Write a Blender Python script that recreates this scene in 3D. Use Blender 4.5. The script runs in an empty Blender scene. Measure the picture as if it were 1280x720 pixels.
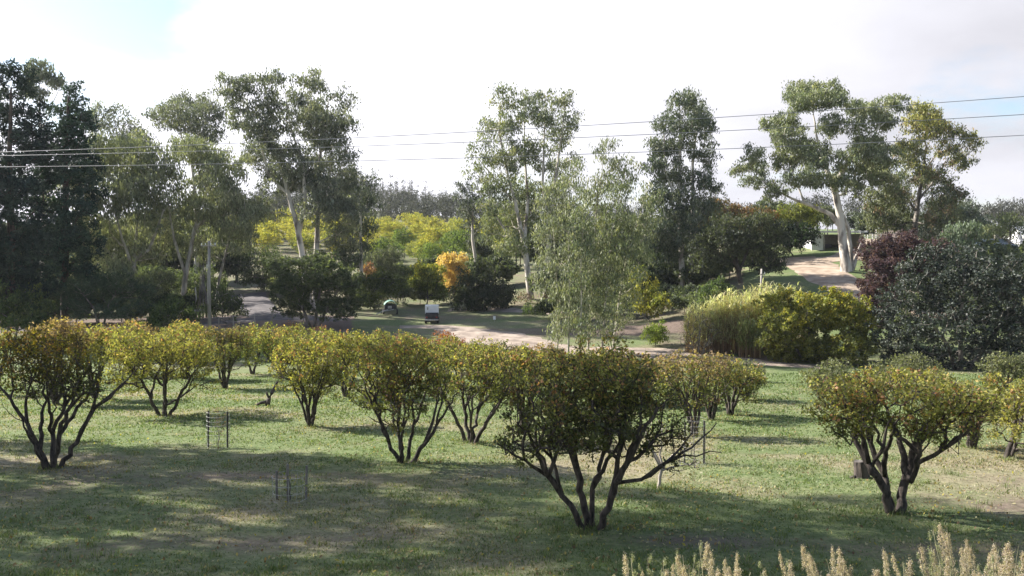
import bpy, math, random
import numpy as np
from mathutils import Vector
random.seed(7)
rng = np.random.default_rng(7)
scene = bpy.context.scene
COL = scene.collection
R = math.radians

# ------------------------------------------------------------------ camera
EYE = 12.0
PITCH = math.atan(0.05)
F = 1000.0                                  # focal length in photo pixels (1280 wide)
cam_d = bpy.data.cameras.new('camera')
cam = bpy.data.objects.new('camera', cam_d); COL.objects.link(cam)
cam_d.sensor_width = 36.0
cam_d.lens = 36.0 * F / 1280.0
cam_d.clip_start = 0.1; cam_d.clip_end = 5000
cam.location = (0, 0, EYE)
cam.rotation_euler = (math.pi / 2 - PITCH, 0, 0)
scene.camera = cam

# ------------------------------------------------------------------ light
SUN_EL = R(35); SUN_AZ = R(22)              # from the left, a little in front of the camera
SV = Vector((-math.cos(SUN_AZ) * math.cos(SUN_EL), math.sin(SUN_AZ) * math.cos(SUN_EL), math.sin(SUN_EL)))
sun_d = bpy.data.lights.new('sun', 'SUN')
sun_d.energy = 5.0; sun_d.angle = R(0.5); sun_d.color = (1.0, 0.95, 0.86)
sun = bpy.data.objects.new('sun', sun_d); COL.objects.link(sun)
sun.rotation_euler = (-SV).to_track_quat('-Z', 'Y').to_euler()
sun.location = (-40, 20, 60)

scene.view_settings.view_transform = 'Standard'
scene.view_settings.look = 'None'
scene.view_settings.exposure = 1.42
scene.view_settings.gamma = 1.0

world = bpy.data.worlds.new('World'); scene.world = world
world.use_nodes = True
wn = world.node_tree.nodes; wl = world.node_tree.links
wn.clear()
def N(nodes, typ, **kw):
    n = nodes.new(typ)
    for k, v in kw.items():
        if k.startswith('i_'):
            n.inputs[int(k[2:])].default_value = v
        else:
            setattr(n, k, v)
    return n
sky = N(wn, 'ShaderNodeTexSky', sky_type='NISHITA', sun_disc=False, sun_elevation=SUN_EL,
        sun_rotation=math.atan2(SV.x, SV.y))
bg1 = N(wn, 'ShaderNodeBackground'); bg1.inputs[1].default_value = 0.08
wl.new(sky.outputs[0], bg1.inputs[0])
tc = N(wn, 'ShaderNodeTexCoord')
sep = N(wn, 'ShaderNodeSeparateXYZ'); wl.new(tc.outputs['Generated'], sep.inputs[0])
zc = N(wn, 'ShaderNodeMath', operation='MAXIMUM'); wl.new(sep.outputs[2], zc.inputs[0]); zc.inputs[1].default_value = 0.0
za = N(wn, 'ShaderNodeMath', operation='ADD'); wl.new(zc.outputs[0], za.inputs[0]); za.inputs[1].default_value = 0.22
dx = N(wn, 'ShaderNodeMath', operation='DIVIDE'); wl.new(sep.outputs[0], dx.inputs[0]); wl.new(za.outputs[0], dx.inputs[1])
dy = N(wn, 'ShaderNodeMath', operation='DIVIDE'); wl.new(sep.outputs[1], dy.inputs[0]); wl.new(za.outputs[0], dy.inputs[1])
cmb = N(wn, 'ShaderNodeCombineXYZ'); wl.new(dx.outputs[0], cmb.inputs[0]); wl.new(dy.outputs[0], cmb.inputs[1]); cmb.inputs[2].default_value = 13.7
rot = N(wn, 'ShaderNodeMapping'); rot.inputs['Rotation'].default_value = (0, 0, R(74)); wl.new(cmb.outputs[0], rot.inputs[0])
noi = N(wn, 'ShaderNodeTexNoise'); noi.inputs['Scale'].default_value = 1.15; noi.inputs['Detail'].default_value = 6; noi.inputs['Roughness'].default_value = 0.55
wl.new(rot.outputs[0], noi.inputs['Vector'])
# broken cloud: solid low down, blue gaps higher up
gap = N(wn, 'ShaderNodeMapRange'); wl.new(zc.outputs[0], gap.inputs[0])
gap.inputs[1].default_value = 0.18; gap.inputs[2].default_value = 0.50; gap.inputs[3].default_value = 0.216; gap.inputs[4].default_value = -0.10
msum = N(wn, 'ShaderNodeMath', operation='ADD'); wl.new(noi.outputs[0], msum.inputs[0]); wl.new(gap.outputs[0], msum.inputs[1])
msk = N(wn, 'ShaderNodeMapRange', interpolation_type='SMOOTHSTEP'); wl.new(msum.outputs[0], msk.inputs[0])
msk.inputs[1].default_value = 0.50; msk.inputs[2].default_value = 0.66
# cloud brightness: brighter towards the sun, greyer in the thick parts
vd = N(wn, 'ShaderNodeVectorMath', operation='DOT_PRODUCT'); wl.new(tc.outputs['Generated'], vd.inputs[0]); vd.inputs[1].default_value = SV
sb = N(wn, 'ShaderNodeMapRange', interpolation_type='SMOOTHSTEP'); wl.new(vd.outputs['Value'], sb.inputs[0])
sb.inputs[1].default_value = -0.05; sb.inputs[2].default_value = 0.75; sb.inputs[3].default_value = 0.355; sb.inputs[4].default_value = 0.66
noi2 = N(wn, 'ShaderNodeTexNoise'); noi2.inputs['Scale'].default_value = 1.7; noi2.inputs['Detail'].default_value = 5
mp2 = N(wn, 'ShaderNodeMapping'); mp2.inputs['Location'].default_value = (3.1, 7.7, 2); wl.new(cmb.outputs[0], mp2.inputs[0]); wl.new(mp2.outputs[0], noi2.inputs['Vector'])
thick = N(wn, 'ShaderNodeMapRange'); wl.new(noi2.outputs[0], thick.inputs[0])
thick.inputs[1].default_value = 0.35; thick.inputs[2].default_value = 0.65; thick.inputs[3].default_value = 1.06; thick.inputs[4].default_value = 0.86
cb = N(wn, 'ShaderNodeMath', operation='MULTIPLY'); wl.new(sb.outputs[0], cb.inputs[0]); wl.new(thick.outputs[0], cb.inputs[1])
bg2 = N(wn, 'ShaderNodeBackground'); bg2.inputs[0].default_value = (0.93, 0.925, 1.0, 1); wl.new(cb.outputs[0], bg2.inputs[1])
mxs = N(wn, 'ShaderNodeMixShader'); wl.new(msk.outputs[0], mxs.inputs[0]); wl.new(bg1.outputs[0], mxs.inputs[1]); wl.new(bg2.outputs[0], mxs.inputs[2])
wo = N(wn, 'ShaderNodeOutputWorld'); wl.new(mxs.outputs[0], wo.inputs[0])

# ------------------------------------------------------------------ pixel <-> world
cp, sp_ = math.cos(PITCH), math.sin(PITCH)
def at(px, py, Y):
    """the point of the pixel's ray at world distance Y in front of the camera"""
    x = (px - 640) / F; v = (360 - py) / F
    wy = cp + sp_ * v; wz = -sp_ + cp * v
    return Vector((Y * x / wy, Y, EYE + Y * wz / wy))
def zrow(py, Y): return at(640, py, Y).z

NEAR = [(-900, 15), (-60, 13.5), (-5, 11.2), (2, 10.3), (5, 9.0), (8, 7.75), (10.5, 6.95), (12.5, 6.72), (58, 2.72), (65, 2.12), (71, 1.95)]
FARC = {
 -700: [(85, 415), (100, 400), (130, 372), (200, 340), (300, 320), (500, 305), (1000, 292), (2500, 298)],
 100: [(85, 415), (100, 400), (130, 376), (200, 335), (300, 310), (500, 285), (1000, 285), (2500, 298)],
 330: [(82, 413), (95, 400), (105, 385), (125, 362), (160, 335), (220, 302), (300, 278), (480, 246), (1000, 285), (2500, 298)],
 540: [(85, 419), (95, 404), (105, 391), (125, 372), (160, 340), (220, 306), (300, 285), (480, 267), (1000, 290), (2500, 298)],
 660: [(85, 417), (95, 401), (105, 386), (112, 374), (130, 350), (160, 330), (220, 303), (300, 288), (480, 276), (1000, 292), (2500, 298)],
 800: [(82, 426), (90, 406), (105, 386), (130, 350), (160, 320), (220, 300), (300, 291), (480, 283), (1000, 292), (2500, 298)],
 950: [(78, 432), (85, 404), (95, 368), (105, 346), (120, 324), (140, 306), (200, 297), (300, 291), (480, 286), (1000, 292), (2500, 298)],
 1060: [(78, 430), (85, 392), (95, 362), (105, 341), (120, 318), (140, 298), (200, 291), (300, 289), (480, 286), (1000, 292), (2500, 298)],
 1250: [(78, 430), (90, 385), (110, 338), (140, 306), (200, 296), (300, 291), (480, 287), (1000, 292), (2500, 298)],
 2000: [(78, 430), (90, 385), (110, 338), (140, 306), (200, 296), (300, 291), (480, 287), (1000, 292), (2500, 298)],
}
_cpx = np.array(sorted(FARC))
_ys = np.concatenate([np.arange(-100, 140, 1.0), np.arange(140, 320, 4.0), np.arange(320, 2500, 20.0)])
_tab = []
for c in _cpx:
    k = NEAR + [(Y, zrow(py, Y)) for Y, py in FARC[c]]
    _tab.append(np.interp(_ys, [a for a, _ in k], [b for _, b in k]))
_tab = np.array(_tab)
for _ in range(2):                                  # soften the breaks of slope
    t = _tab.copy(); t[:, 2:-2] = (_tab[:, :-4] + _tab[:, 1:-3] + _tab[:, 2:-2] + _tab[:, 3:-1] + _tab[:, 4:]) / 5; _tab = t
def vnoise(x, y, s, seed):
    x = np.asarray(x, float) / s; y = np.asarray(y, float) / s
    xi = np.floor(x).astype(np.int64); yi = np.floor(y).astype(np.int64); fx = x - xi; fy = y - yi
    fx = fx * fx * (3 - 2 * fx); fy = fy * fy * (3 - 2 * fy)
    def h(a, b):
        n = (a * 374761393 + b * 668265263 + seed * 974711) & 0x7fffffff
        n = ((n ^ (n >> 13)) * 1274126177) & 0x7fffffff
        return ((n ^ (n >> 16)) & 0xffff) / 65535.0
    return (h(xi, yi) * (1 - fx) + h(xi + 1, yi) * fx) * (1 - fy) + (h(xi, yi + 1) * (1 - fx) + h(xi + 1, yi + 1) * fx) * fy
def G(x, y):
    x = np.asarray(x, float); y = np.asarray(y, float)
    px = np.clip(640 + F * x / np.maximum(y, 20), _cpx[0], _cpx[-1] - 1e-3)
    ci = np.clip(np.searchsorted(_cpx, px, side='right') - 1, 0, len(_cpx) - 2)
    t = (px - _cpx[ci]) / (_cpx[ci + 1] - _cpx[ci])
    yy = np.clip(y, _ys[0], _ys[-1] - 1e-3)
    yi = np.clip(np.searchsorted(_ys, yy, side='right') - 1, 0, len(_ys) - 2)
    s = (yy - _ys[yi]) / (_ys[yi + 1] - _ys[yi])
    a = _tab[ci, yi] * (1 - s) + _tab[ci, yi + 1] * s
    b = _tab[ci + 1, yi] * (1 - s) + _tab[ci + 1, yi + 1] * s
    return a * (1 - t) + b * t + (vnoise(x, y, 3.1, 5) - 0.5) * 0.10
def gnd(x, y): return float(G(x, y))
def ground_at(px, py, y0=12.5, y1=400):
    """where the pixel's ray meets the ground"""
    Y = y0; st = 0.25
    while Y < y1:
        p = at(px, py, Y)
        if p.z <= gnd(p.x, p.y):
            lo, hi = Y - st, Y
            for _ in range(14):
                m = (lo + hi) / 2; q = at(px, py, m)
                if q.z <= gnd(q.x, q.y): hi = m
                else: lo = m
            q = at(px, py, hi); return Vector((q.x, q.y, gnd(q.x, q.y)))
        Y += st; st = 0.25 if Y < 130 else 1.0
    p = at(px, py, y1); return Vector((p.x, p.y, gnd(p.x, p.y)))
def on_ground(px, Y):
    p = at(px, 360, Y); return Vector((p.x, p.y, gnd(p.x, p.y)))

# ------------------------------------------------------------------ materials
def mat(name):
    m = bpy.data.materials.new(name); m.use_nodes = True
    m.node_tree.nodes.clear(); return m, m.node_tree.nodes, m.node_tree.links
def simple_mat(name, c1, c2, scale=4.0, rough=0.75, bump=0.15, detail=5, stretch=(1, 1, 1), metal=0.0, pos=(0.38, 0.62)):
    m, n, l = mat(name)
    tc = n.new('ShaderNodeTexCoord'); mp = n.new('ShaderNodeMapping'); mp.inputs['Scale'].default_value = stretch
    l.new(tc.outputs['Object'], mp.inputs[0])
    no = n.new('ShaderNodeTexNoise'); no.inputs['Scale'].default_value = scale; no.inputs['Detail'].default_value = detail
    l.new(mp.outputs[0], no.inputs['Vector'])
    cr = n.new('ShaderNodeValToRGB'); cr.color_ramp.elements[0].color = (*c1, 1); cr.color_ramp.elements[1].color = (*c2, 1)
    cr.color_ramp.elements[0].position, cr.color_ramp.elements[1].position = pos
    l.new(no.outputs[0], cr.inputs[0])
    b = n.new('ShaderNodeBsdfPrincipled'); b.inputs['Roughness'].default_value = rough; b.inputs['Metallic'].default_value = metal
    l.new(cr.outputs[0], b.inputs['Base Color'])
    if bump:
        bu = n.new('ShaderNodeBump'); bu.inputs['Strength'].default_value = bump; bu.inputs['Distance'].default_value = 0.03
        l.new(no.outputs[0], bu.inputs['Height']); l.new(bu.outputs[0], b.inputs['Normal'])
    o = n.new('ShaderNodeOutputMaterial'); l.new(b.outputs[0], o.inputs[0])
    return m
def leaf_mat(name, trans=0.4, gloss=0.06, rough=0.45):
    m, n, l = mat(name)
    at_ = n.new('ShaderNodeAttribute'); at_.attribute_name = 'leaf_colour'
    tc = n.new('ShaderNodeTexCoord'); no = n.new('ShaderNodeTexNoise'); no.inputs['Scale'].default_value = 9.0
    l.new(tc.outputs['Object'], no.inputs['Vector'])
    mr = n.new('ShaderNodeMapRange'); mr.inputs[1].default_value = .3; mr.inputs[2].default_value = .7; mr.inputs[3].default_value = .8; mr.inputs[4].default_value = 1.2
    l.new(no.outputs[0], mr.inputs[0])
    vm = n.new('ShaderNodeVectorMath'); vm.operation = 'SCALE'; l.new(at_.outputs['Color'], vm.inputs[0]); l.new(mr.outputs[0], vm.inputs['Scale'])
    d = n.new('ShaderNodeBsdfDiffuse'); l.new(vm.outputs[0], d.inputs[0])
    t = n.new('ShaderNodeBsdfTranslucent')
    tm = n.new('ShaderNodeVectorMath'); tm.operation = 'MULTIPLY'; tm.inputs[1].default_value = (1.15, 1.2, 0.6); l.new(vm.outputs[0], tm.inputs[0]); l.new(tm.outputs[0], t.inputs[0])
    m1 = n.new('ShaderNodeMixShader'); m1.inputs[0].default_value = trans; l.new(d.outputs[0], m1.inputs[1]); l.new(t.outputs[0], m1.inputs[2])
    g = n.new('ShaderNodeBsdfGlossy'); g.inputs['Roughness'].default_value = rough
    m2 = n.new('ShaderNodeMixShader'); m2.inputs[0].default_value = gloss; l.new(m1.outputs[0], m2.inputs[1]); l.new(g.outputs[0], m2.inputs[2])
    o = n.new('ShaderNodeOutputMaterial'); l.new(m2.outputs[0], o.inputs[0]); return m
M = {}
M['leaf'] = leaf_mat('fruit_leaf', 0.5, 0.02, 0.6)
M['gumleaf'] = leaf_mat('gum_leaf', 0.32, 0.035, 0.55)
M['needle'] = leaf_mat('pine_needle', 0.15, 0.02, 0.6)
M['dry'] = leaf_mat('dry_stalk', 0.58, 0.02, 0.6)
M['grass'] = leaf_mat('grass_blade', 0.40, 0.03, 0.5)
M['bark'] = simple_mat('dark_fruit_bark', (0.022, 0.017, 0.015), (0.085, 0.068, 0.058), 14, 0.9, 0.5, stretch=(1, 1, .35))
M['gumbark'] = simple_mat('gum_bark', (0.17, 0.14, 0.12), (0.62, 0.57, 0.50), 1.3, 0.8, 0.2, stretch=(1, 1, .35), pos=(.36, .56))
M['greybark'] = simple_mat('grey_bark', (0.06, 0.05, 0.045), (0.26, 0.23, 0.20), 3, 0.85, 0.3, stretch=(1, 1, .3))
M['sapbark'] = simple_mat('sapling_bark', (0.16, 0.14, 0.11), (0.50, 0.46, 0.38), 2.2, 0.8, 0.2, stretch=(1, 1, .3), pos=(.35, .6))
M['palebark'] = simple_mat('pale_twig_bark', (0.30, 0.25, 0.21), (0.52, 0.46, 0.40), 9, 0.8, 0.2, stretch=(1, 1, .3))
M['pinebark'] = simple_mat('pine_bark', (0.03, 0.022, 0.018), (0.10, 0.075, 0.06), 4, 0.9, 0.4, stretch=(1, 1, .3))
M['timber'] = simple_mat('weathered_timber', (0.22, 0.20, 0.18), (0.42, 0.39, 0.35), 5, 0.85, 0.2, stretch=(1, 1, .1))
M['darkpost'] = simple_mat('dark_stake', (0.02, 0.018, 0.016), (0.07, 0.06, 0.055), 8, 0.8, 0.2, stretch=(1, 1, .2))
M['stake'] = simple_mat('grey_stake', (0.10, 0.09, 0.085), (0.22, 0.20, 0.18), 8, 0.8, 0.2, stretch=(1, 1, .2))
M['wire'] = simple_mat('aluminium_wire', (0.15, 0.155, 0.175), (0.25, 0.25, 0.28), 0.4, 0.45, 0, metal=0.3)
M['darkwire'] = simple_mat('black_service_wire', (0.03, 0.03, 0.03), (0.06, 0.06, 0.06), 0.4, 0.6, 0)
M['net'] = simple_mat('wire_netting', (0.35, 0.34, 0.33), (0.55, 0.54, 0.52), 4, 0.5, 0, metal=0.3)
M['white'] = simple_mat('white_paint', (0.78, 0.79, 0.80), (0.86, 0.86, 0.86), 2, 0.5, 0.03)
M['whiteroof'] = simple_mat('pale_metal_roof', (0.58, 0.60, 0.62), (0.75, 0.76, 0.78), 1.2, 0.45, 0.05)
M['blueroof'] = simple_mat('blue_grey_roof', (0.16, 0.20, 0.26), (0.24, 0.29, 0.35), 1.2, 0.45, 0.05)
M['dark'] = simple_mat('dark_plastic', (0.012, 0.012, 0.016), (0.035, 0.034, 0.04), 5, 0.5, 0.05)
M['rubber'] = simple_mat('tyre_rubber', (0.015, 0.015, 0.015), (0.035, 0.033, 0.03), 20, 0.85, 0.2)
M['steel'] = simple_mat('dull_steel', (0.30, 0.29, 0.28), (0.48, 0.47, 0.45), 6, 0.5, 0.05, metal=0.4)
M['greenpanel'] = simple_mat('pale_green_sheet', (0.30, 0.55, 0.42), (0.45, 0.68, 0.55), 3, 0.5, 0.05)
M['glass'] = simple_mat('dark_window_glass', (0.02, 0.025, 0.03), (0.05, 0.055, 0.06), 2, 0.12, 0)
M['brickwall'] = simple_mat('cream_wall', (0.40, 0.36, 0.30), (0.52, 0.48, 0.41), 3, 0.8, 0.1)
M['asphalt'] = simple_mat('dusty_asphalt', (0.05, 0.044, 0.048), (0.12, 0.104, 0.104), 0.8, 0.9, 0.1, detail=8)
M['dirt'] = simple_mat('pale_dirt', (0.20, 0.155, 0.125), (0.36, 0.29, 0.235), 0.9, 0.95, 0.4, detail=9)
M['drive'] = simple_mat('pinkish_gravel', (0.27, 0.20, 0.145), (0.41, 0.325, 0.25), 0.8, 0.95, 0.3, detail=9)

def ground_mat():
    m, n, l = mat('pasture')
    at_ = n.new('ShaderNodeAttribute'); at_.attribute_name = 'cover'     # R dryness, G bare earth
    sep = n.new('ShaderNodeSeparateColor'); l.new(at_.outputs['Color'], sep.inputs[0])
    geo = n.new('ShaderNodeTexCoord')
    def noise(s, d=6, r=0.6):
        no = n.new('ShaderNodeTexNoise'); no.inputs['Scale'].default_value = s; no.inputs['Detail'].default_value = d; no.inputs['Roughness'].default_value = r
        l.new(geo.outputs['Object'], no.inputs['Vector']); return no.outputs[0]
    def ramp(src, a, b, ca, cb):
        c = n.new('ShaderNodeValToRGB'); c.color_ramp.elements[0].position = a; c.color_ramp.elements[1].position = b
        c.color_ramp.elements[0].color = (*ca, 1); c.color_ramp.elements[1].color = (*cb, 1); l.new(src, c.inputs[0]); return c.outputs[0]
    n1 = noise(5.0, 8, 0.75); n2 = noise(0.5, 7, 0.65); n3 = noise(17, 5, 0.7)
    grass = ramp(n1, 0.33, 0.68, (0.068, 0.104, 0.036), (0.195, 0.230, 0.102))
    straw = ramp(n1, 0.33, 0.68, (0.150, 0.125, 0.080), (0.330, 0.290, 0.190))
    earth = ramp(n1, 0.30, 0.68, (0.085, 0.062, 0.050), (0.215, 0.165, 0.135))
    def wobble(src, amt, a, b):
        ad = n.new('ShaderNodeMath'); ad.operation = 'MULTIPLY_ADD'; l.new(n2, ad.inputs[0]); ad.inputs[1].default_value = amt; l.new(src, ad.inputs[2])
        a2 = n.new('ShaderNodeMath'); a2.operation = 'MULTIPLY_ADD'; l.new(n3, a2.inputs[0]); a2.inputs[1].default_value = 0.7; l.new(ad.outputs[0], a2.inputs[2])
        mr = n.new('ShaderNodeMapRange'); mr.interpolation_type = 'SMOOTHSTEP'; mr.inputs[1].default_value = a; mr.inputs[2].default_value = b
        l.new(a2.outputs[0], mr.inputs[0]); return mr.outputs[0]
    k1 = wobble(sep.outputs[0], 0.8, 1.0, 1.6)
    k2 = wobble(sep.outputs[1], 0.6, 0.98, 1.38)
    def mix(f, a, b):
        x = n.new('ShaderNodeMix'); x.data_type = 'RGBA'; l.new(f, x.inputs[0]); l.new(a, x.inputs[6]); l.new(b, x.inputs[7]); return x.outputs[2]
    c = mix(k2, mix(k1, grass, straw), earth)
    b = n.new('ShaderNodeBsdfPrincipled'); b.inputs['Roughness'].default_value = 0.95; b.inputs['Specular IOR Level'].default_value = 0.15
    l.new(c, b.inputs['Base Color'])
    bu = n.new('ShaderNodeBump'); bu.inputs['Strength'].default_value = 0.9; bu.inputs['Distance'].default_value = 0.06
    l.new(n1, bu.inputs['Height']); l.new(bu.outputs[0], b.inputs['Normal'])
    o = n.new('ShaderNodeOutputMaterial'); l.new(b.outputs[0], o.inputs[0]); return m
M['ground'] = ground_mat()

# ------------------------------------------------------------------ object helpers
def tag(o, label=None, cat=None, group=None, kind=None):
    if label: o['label'] = label
    if cat: o['category'] = cat
    if group: o['group'] = group
    if kind: o['kind'] = kind
    return o
def link(name, me, parent=None):
    o = bpy.data.objects.new(name, me); COL.objects.link(o)
    if parent: o.parent = parent
    return o
def root(name, loc, label, cat, group=None, rz=0):
    o = bpy.data.objects.new(name, None); COL.objects.link(o)
    o.location = loc; o.rotation_euler = (0, 0, rz); o.empty_display_size = 0.3
    return tag(o, label, cat, group)
def dup(r, loc, rz=0, sc=1.0, label=None, group=None):
    c = r.copy(); COL.objects.link(c); c.location = loc; c.rotation_euler = (0, 0, rz)
    c.scale = (sc, sc, sc) if not isinstance(sc, tuple) else sc
    if label: c['label'] = label
    if group: c['group'] = group
    for ch in r.children:
        k = ch.copy(); COL.objects.link(k); k.parent = c
        for g in ch.children:
            q = g.copy(); COL.objects.link(q); q.parent = k
    return c
def mesh_np(name, V, faces, material, cols=None, smooth=False):
    """faces: (n,k) index array, k = 3 or 4"""
    me = bpy.data.meshes.new(name)
    V = np.asarray(V, np.float32); faces = np.asarray(faces, np.int32); k = faces.shape[1]; nf = len(faces)
    me.vertices.add(len(V)); me.vertices.foreach_set('co', V.ravel())
    me.loops.add(nf * k); me.loops.foreach_set('vertex_index', faces.ravel())
    me.polygons.add(nf); me.polygons.foreach_set('loop_start', np.arange(0, nf * k, k, dtype=np.int32))
    if smooth: me.polygons.foreach_set('use_smooth', np.ones(nf, bool))
    me.materials.append(material)
    if cols is not None:
        a = me.color_attributes.new(cols[0], 'FLOAT_COLOR', 'POINT')
        c = np.ones((len(V), 4), np.float32); c[:, :cols[1].shape[1]] = cols[1]; a.data.foreach_set('color', c.ravel())
    me.update(); me.validate(); return me

class MB:
    """collects boxes, tubes and sheets into ONE mesh"""
    def __init__(s): s.v = []; s.f = []
    def box(s, c, d, rz=0, taper=1.0, shear=(0, 0)):
        x, y, z = d[0] / 2, d[1] / 2, d[2] / 2; ca, sa = math.cos(rz), math.sin(rz); b = len(s.v)
        for dz in (-1, 1):
            t = taper if dz > 0 else 1
            for ux, uy in ((-1, -1), (1, -1), (1, 1), (-1, 1)):
                px = ux * x * t + shear[0] * dz; py = uy * y * t + shear[1] * dz
                s.v.append((c[0] + px * ca - py * sa, c[1] + px * sa + py * ca, c[2] + dz * z))
        s.f += [[b + i for i in q] for q in ((0, 3, 2, 1), (4, 5, 6, 7), (0, 1, 5, 4), (1, 2, 6, 5), (2, 3, 7, 6), (3, 0, 4, 7))]; return s
    def tube(s, pts, r, n=6):
        pts = [Vector(p) for p in pts]; b = len(s.v)
        rs = r if isinstance(r, (list, tuple)) else [r] * len(pts)
        for i, p in enumerate(pts):
            t = (pts[min(i + 1, len(pts) - 1)] - pts[max(i - 1, 0)]).normalized()
            a = t.cross(Vector((0, 0, 1)) if abs(t.z) < .9 else Vector((1, 0, 0))).normalized(); c = t.cross(a)
            for k in range(n):
                w = 2 * math.pi * k / n; s.v.append(tuple(p + (a * math.cos(w) + c * math.sin(w)) * rs[i]))
        for i in range(len(pts) - 1):
            for k in range(n):
                s.f.append([b + i * n + k, b + i * n + (k + 1) % n, b + (i + 1) * n + (k + 1) % n, b + (i + 1) * n + k])
        s.f.append([b + k for k in range(n)][::-1]); s.f.append([b + (len(pts) - 1) * n + k for k in range(n)]); return s
    def poly(s, pts):
        b = len(s.v); s.v += [tuple(p) for p in pts]; s.f.append(list(range(b, b + len(pts)))); return s
    def mesh(s, name, m, bevel=0, smooth=False):
        me = bpy.data.meshes.new(name); me.from_pydata(s.v, [], s.f); me.materials.append(m)
        if smooth:
            for p in me.polygons: p.use_smooth = len(p.vertices) == 4
        me.update(); return me
    def build(s, name, m, parent=None, bevel=0, smooth=False):
        o = link(name, s.mesh(name, m, smooth=smooth), parent)
        if bevel:
            md = o.modifiers.new('bevel', 'BEVEL'); md.width = bevel; md.segments = 2
        return o

# ------------------------------------------------------------------ tree machinery
class Skel:
    """branch nodes with parents; crown points are joined on by a balanced spanning tree, so limbs fork like real ones"""
    def __init__(s): s.P = []; s.par = []; s.rad = []; s.path = []; s.ok = []
    def add(s, p, par, rad=0.0, ok=True):
        p = np.asarray(p, float); s.P.append(p); s.par.append(par); s.rad.append(rad); s.ok.append(ok)
        s.path.append(0.0 if par < 0 else s.path[par] + float(np.linalg.norm(p - s.P[par]))); return len(s.P) - 1
    def limb(s, pts, rads, parent=-1, seg=0.5, wob=0.0, free=0.25):
        """a limb through pts; its first `free` share takes no side branches"""
        pts = [np.asarray(p, float) for p in pts]
        L = sum(np.linalg.norm(b - a) for a, b in zip(pts, pts[1:])); done = 0; i0 = parent
        cur = s.add(pts[0], parent, rads[0], False)
        for (a, b), (ra, rb) in zip(zip(pts, pts[1:]), zip(rads, rads[1:])):
            d = np.linalg.norm(b - a); n = max(1, int(round(d / seg)))
            for k in range(1, n + 1):
                t = k / n; p = a + (b - a) * t
                if wob and k < n: p = p + rng.normal(0, wob, 3)
                cur = s.add(p, cur, ra + (rb - ra) * t, (done + d * t) / L > free)
            done += d
        return cur
    def nearest(s, p):
        A = np.array(s.P); return int(np.argmin(((A - np.asarray(p)) ** 2).sum(1)))
    def connect(s, pts, bf=0.3, seg=0.4, wob=0.06, lift=0.12):
        pts = np.asarray(pts, float); n = len(pts)
        A = np.array(s.P); pa = np.array(s.path); ok = np.array(s.ok)
        D = np.linalg.norm(pts[:, None] - A[None], axis=2) + bf * pa[None] + np.where(ok, 0, 1e6)[None]
        # a branch should climb: joining on above the point costs more
        D += np.maximum(0, A[None, :, 2] - pts[:, None, 2]) * 0.8
        best = D.min(1); who = D.argmin(1); left = np.ones(n, bool)
        for _ in range(n):
            i = int(np.argmin(np.where(left, best, 1e9))); left[i] = False
            par = int(who[i]); a = s.P[par]; b = pts[i]; d = np.linalg.norm(b - a); m = max(1, int(round(d / seg)))
            cur = par; new = []
            for k in range(1, m + 1):
                t = k / m; p = a + (b - a) * t
                if k < m: p = p + rng.normal(0, wob * min(d, 2.5), 3); p[2] += -lift * d * math.sin(math.pi * t) * 0.5
                cur = s.add(p, cur); new.append(cur)
            for q in new:
                c = np.linalg.norm(pts - s.P[q], axis=1) + bf * s.path[q] + np.maximum(0, s.P[q][2] - pts[:, 2]) * 0.8
                u = c < best; best[u] = c[u]; who[u] = q
    def mesh(s, name, m, tip=0.012, ex=2.3, rmax=9, cap=None):
        n = len(s.P); P = np.array(s.P); acc = np.zeros(n); kids = [[] for _ in range(n)]
        for i in range(n):
            if s.par[i] >= 0: kids[s.par[i]].append(i)
        r = np.zeros(n)
        for i in range(n - 1, -1, -1):
            a = acc[i] if kids[i] else tip ** ex
            rr = a ** (1 / ex)
            if s.rad[i] > 0: rr = s.rad[i]
            rr = min(rr, rmax); r[i] = rr
            if s.par[i] >= 0: acc[s.par[i]] += max(a, 0)
        for i in range(n):                                 # never thicker than what it grows from
            if s.par[i] >= 0 and s.rad[i] == 0: r[i] = min(r[i], r[s.par[i]] * 0.92)
        V = []; Fq = []; nv = 0; seen = np.zeros(n, bool)
        order = sorted(range(n), key=lambda i: s.path[i])
        for i in order:
            if seen[i] : continue
            chain = [i]; seen[i] = True
            while True:
                ks = [k for k in kids[chain[-1]] if not seen[k]]
                if not ks: break
                k = max(ks, key=lambda q: r[q]); chain.append(k); seen[k] = True
            st = s.par[i]
            pts = P[chain] if st < 0 else np.vstack([P[st], P[chain]])
            rr = r[chain] if st < 0 else np.concatenate([[min(r[i], r[st])], r[chain]])
            if len(pts) < 2: continue
            rm = rr.max(); k = 8 if rm > .12 else (6 if rm > .045 else (4 if rm > .02 else 3))
            T = np.gradient(pts, axis=0); T /= np.linalg.norm(T, axis=1, keepdims=True) + 1e-9
            ref = np.array([0.31, 0.95, 0.05]) if abs(T[0, 1]) < .8 else np.array([1, 0, 0.1])
            A = np.cross(T, ref); A /= np.linalg.norm(A, axis=1, keepdims=True) + 1e-9; B = np.cross(T, A)
            w = np.arange(k) * 2 * np.pi / k
            ring = pts[:, None] + rr[:, None, None] * (A[:, None] * np.cos(w)[None, :, None] + B[:, None] * np.sin(w)[None, :, None])
            V.append(ring.reshape(-1, 3)); m_ = len(pts)
            a = (np.arange(m_ - 1)[:, None] * k + np.arange(k)[None]); b = (np.arange(m_ - 1)[:, None] * k + (np.arange(k)[None] + 1) % k)
            Fq.append(np.stack([a, b, b + k, a + k], 2).reshape(-1, 4) + nv); nv += m_ * k
        return mesh_np(name, np.vstack(V), np.vstack(Fq), m, smooth=True)

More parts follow.
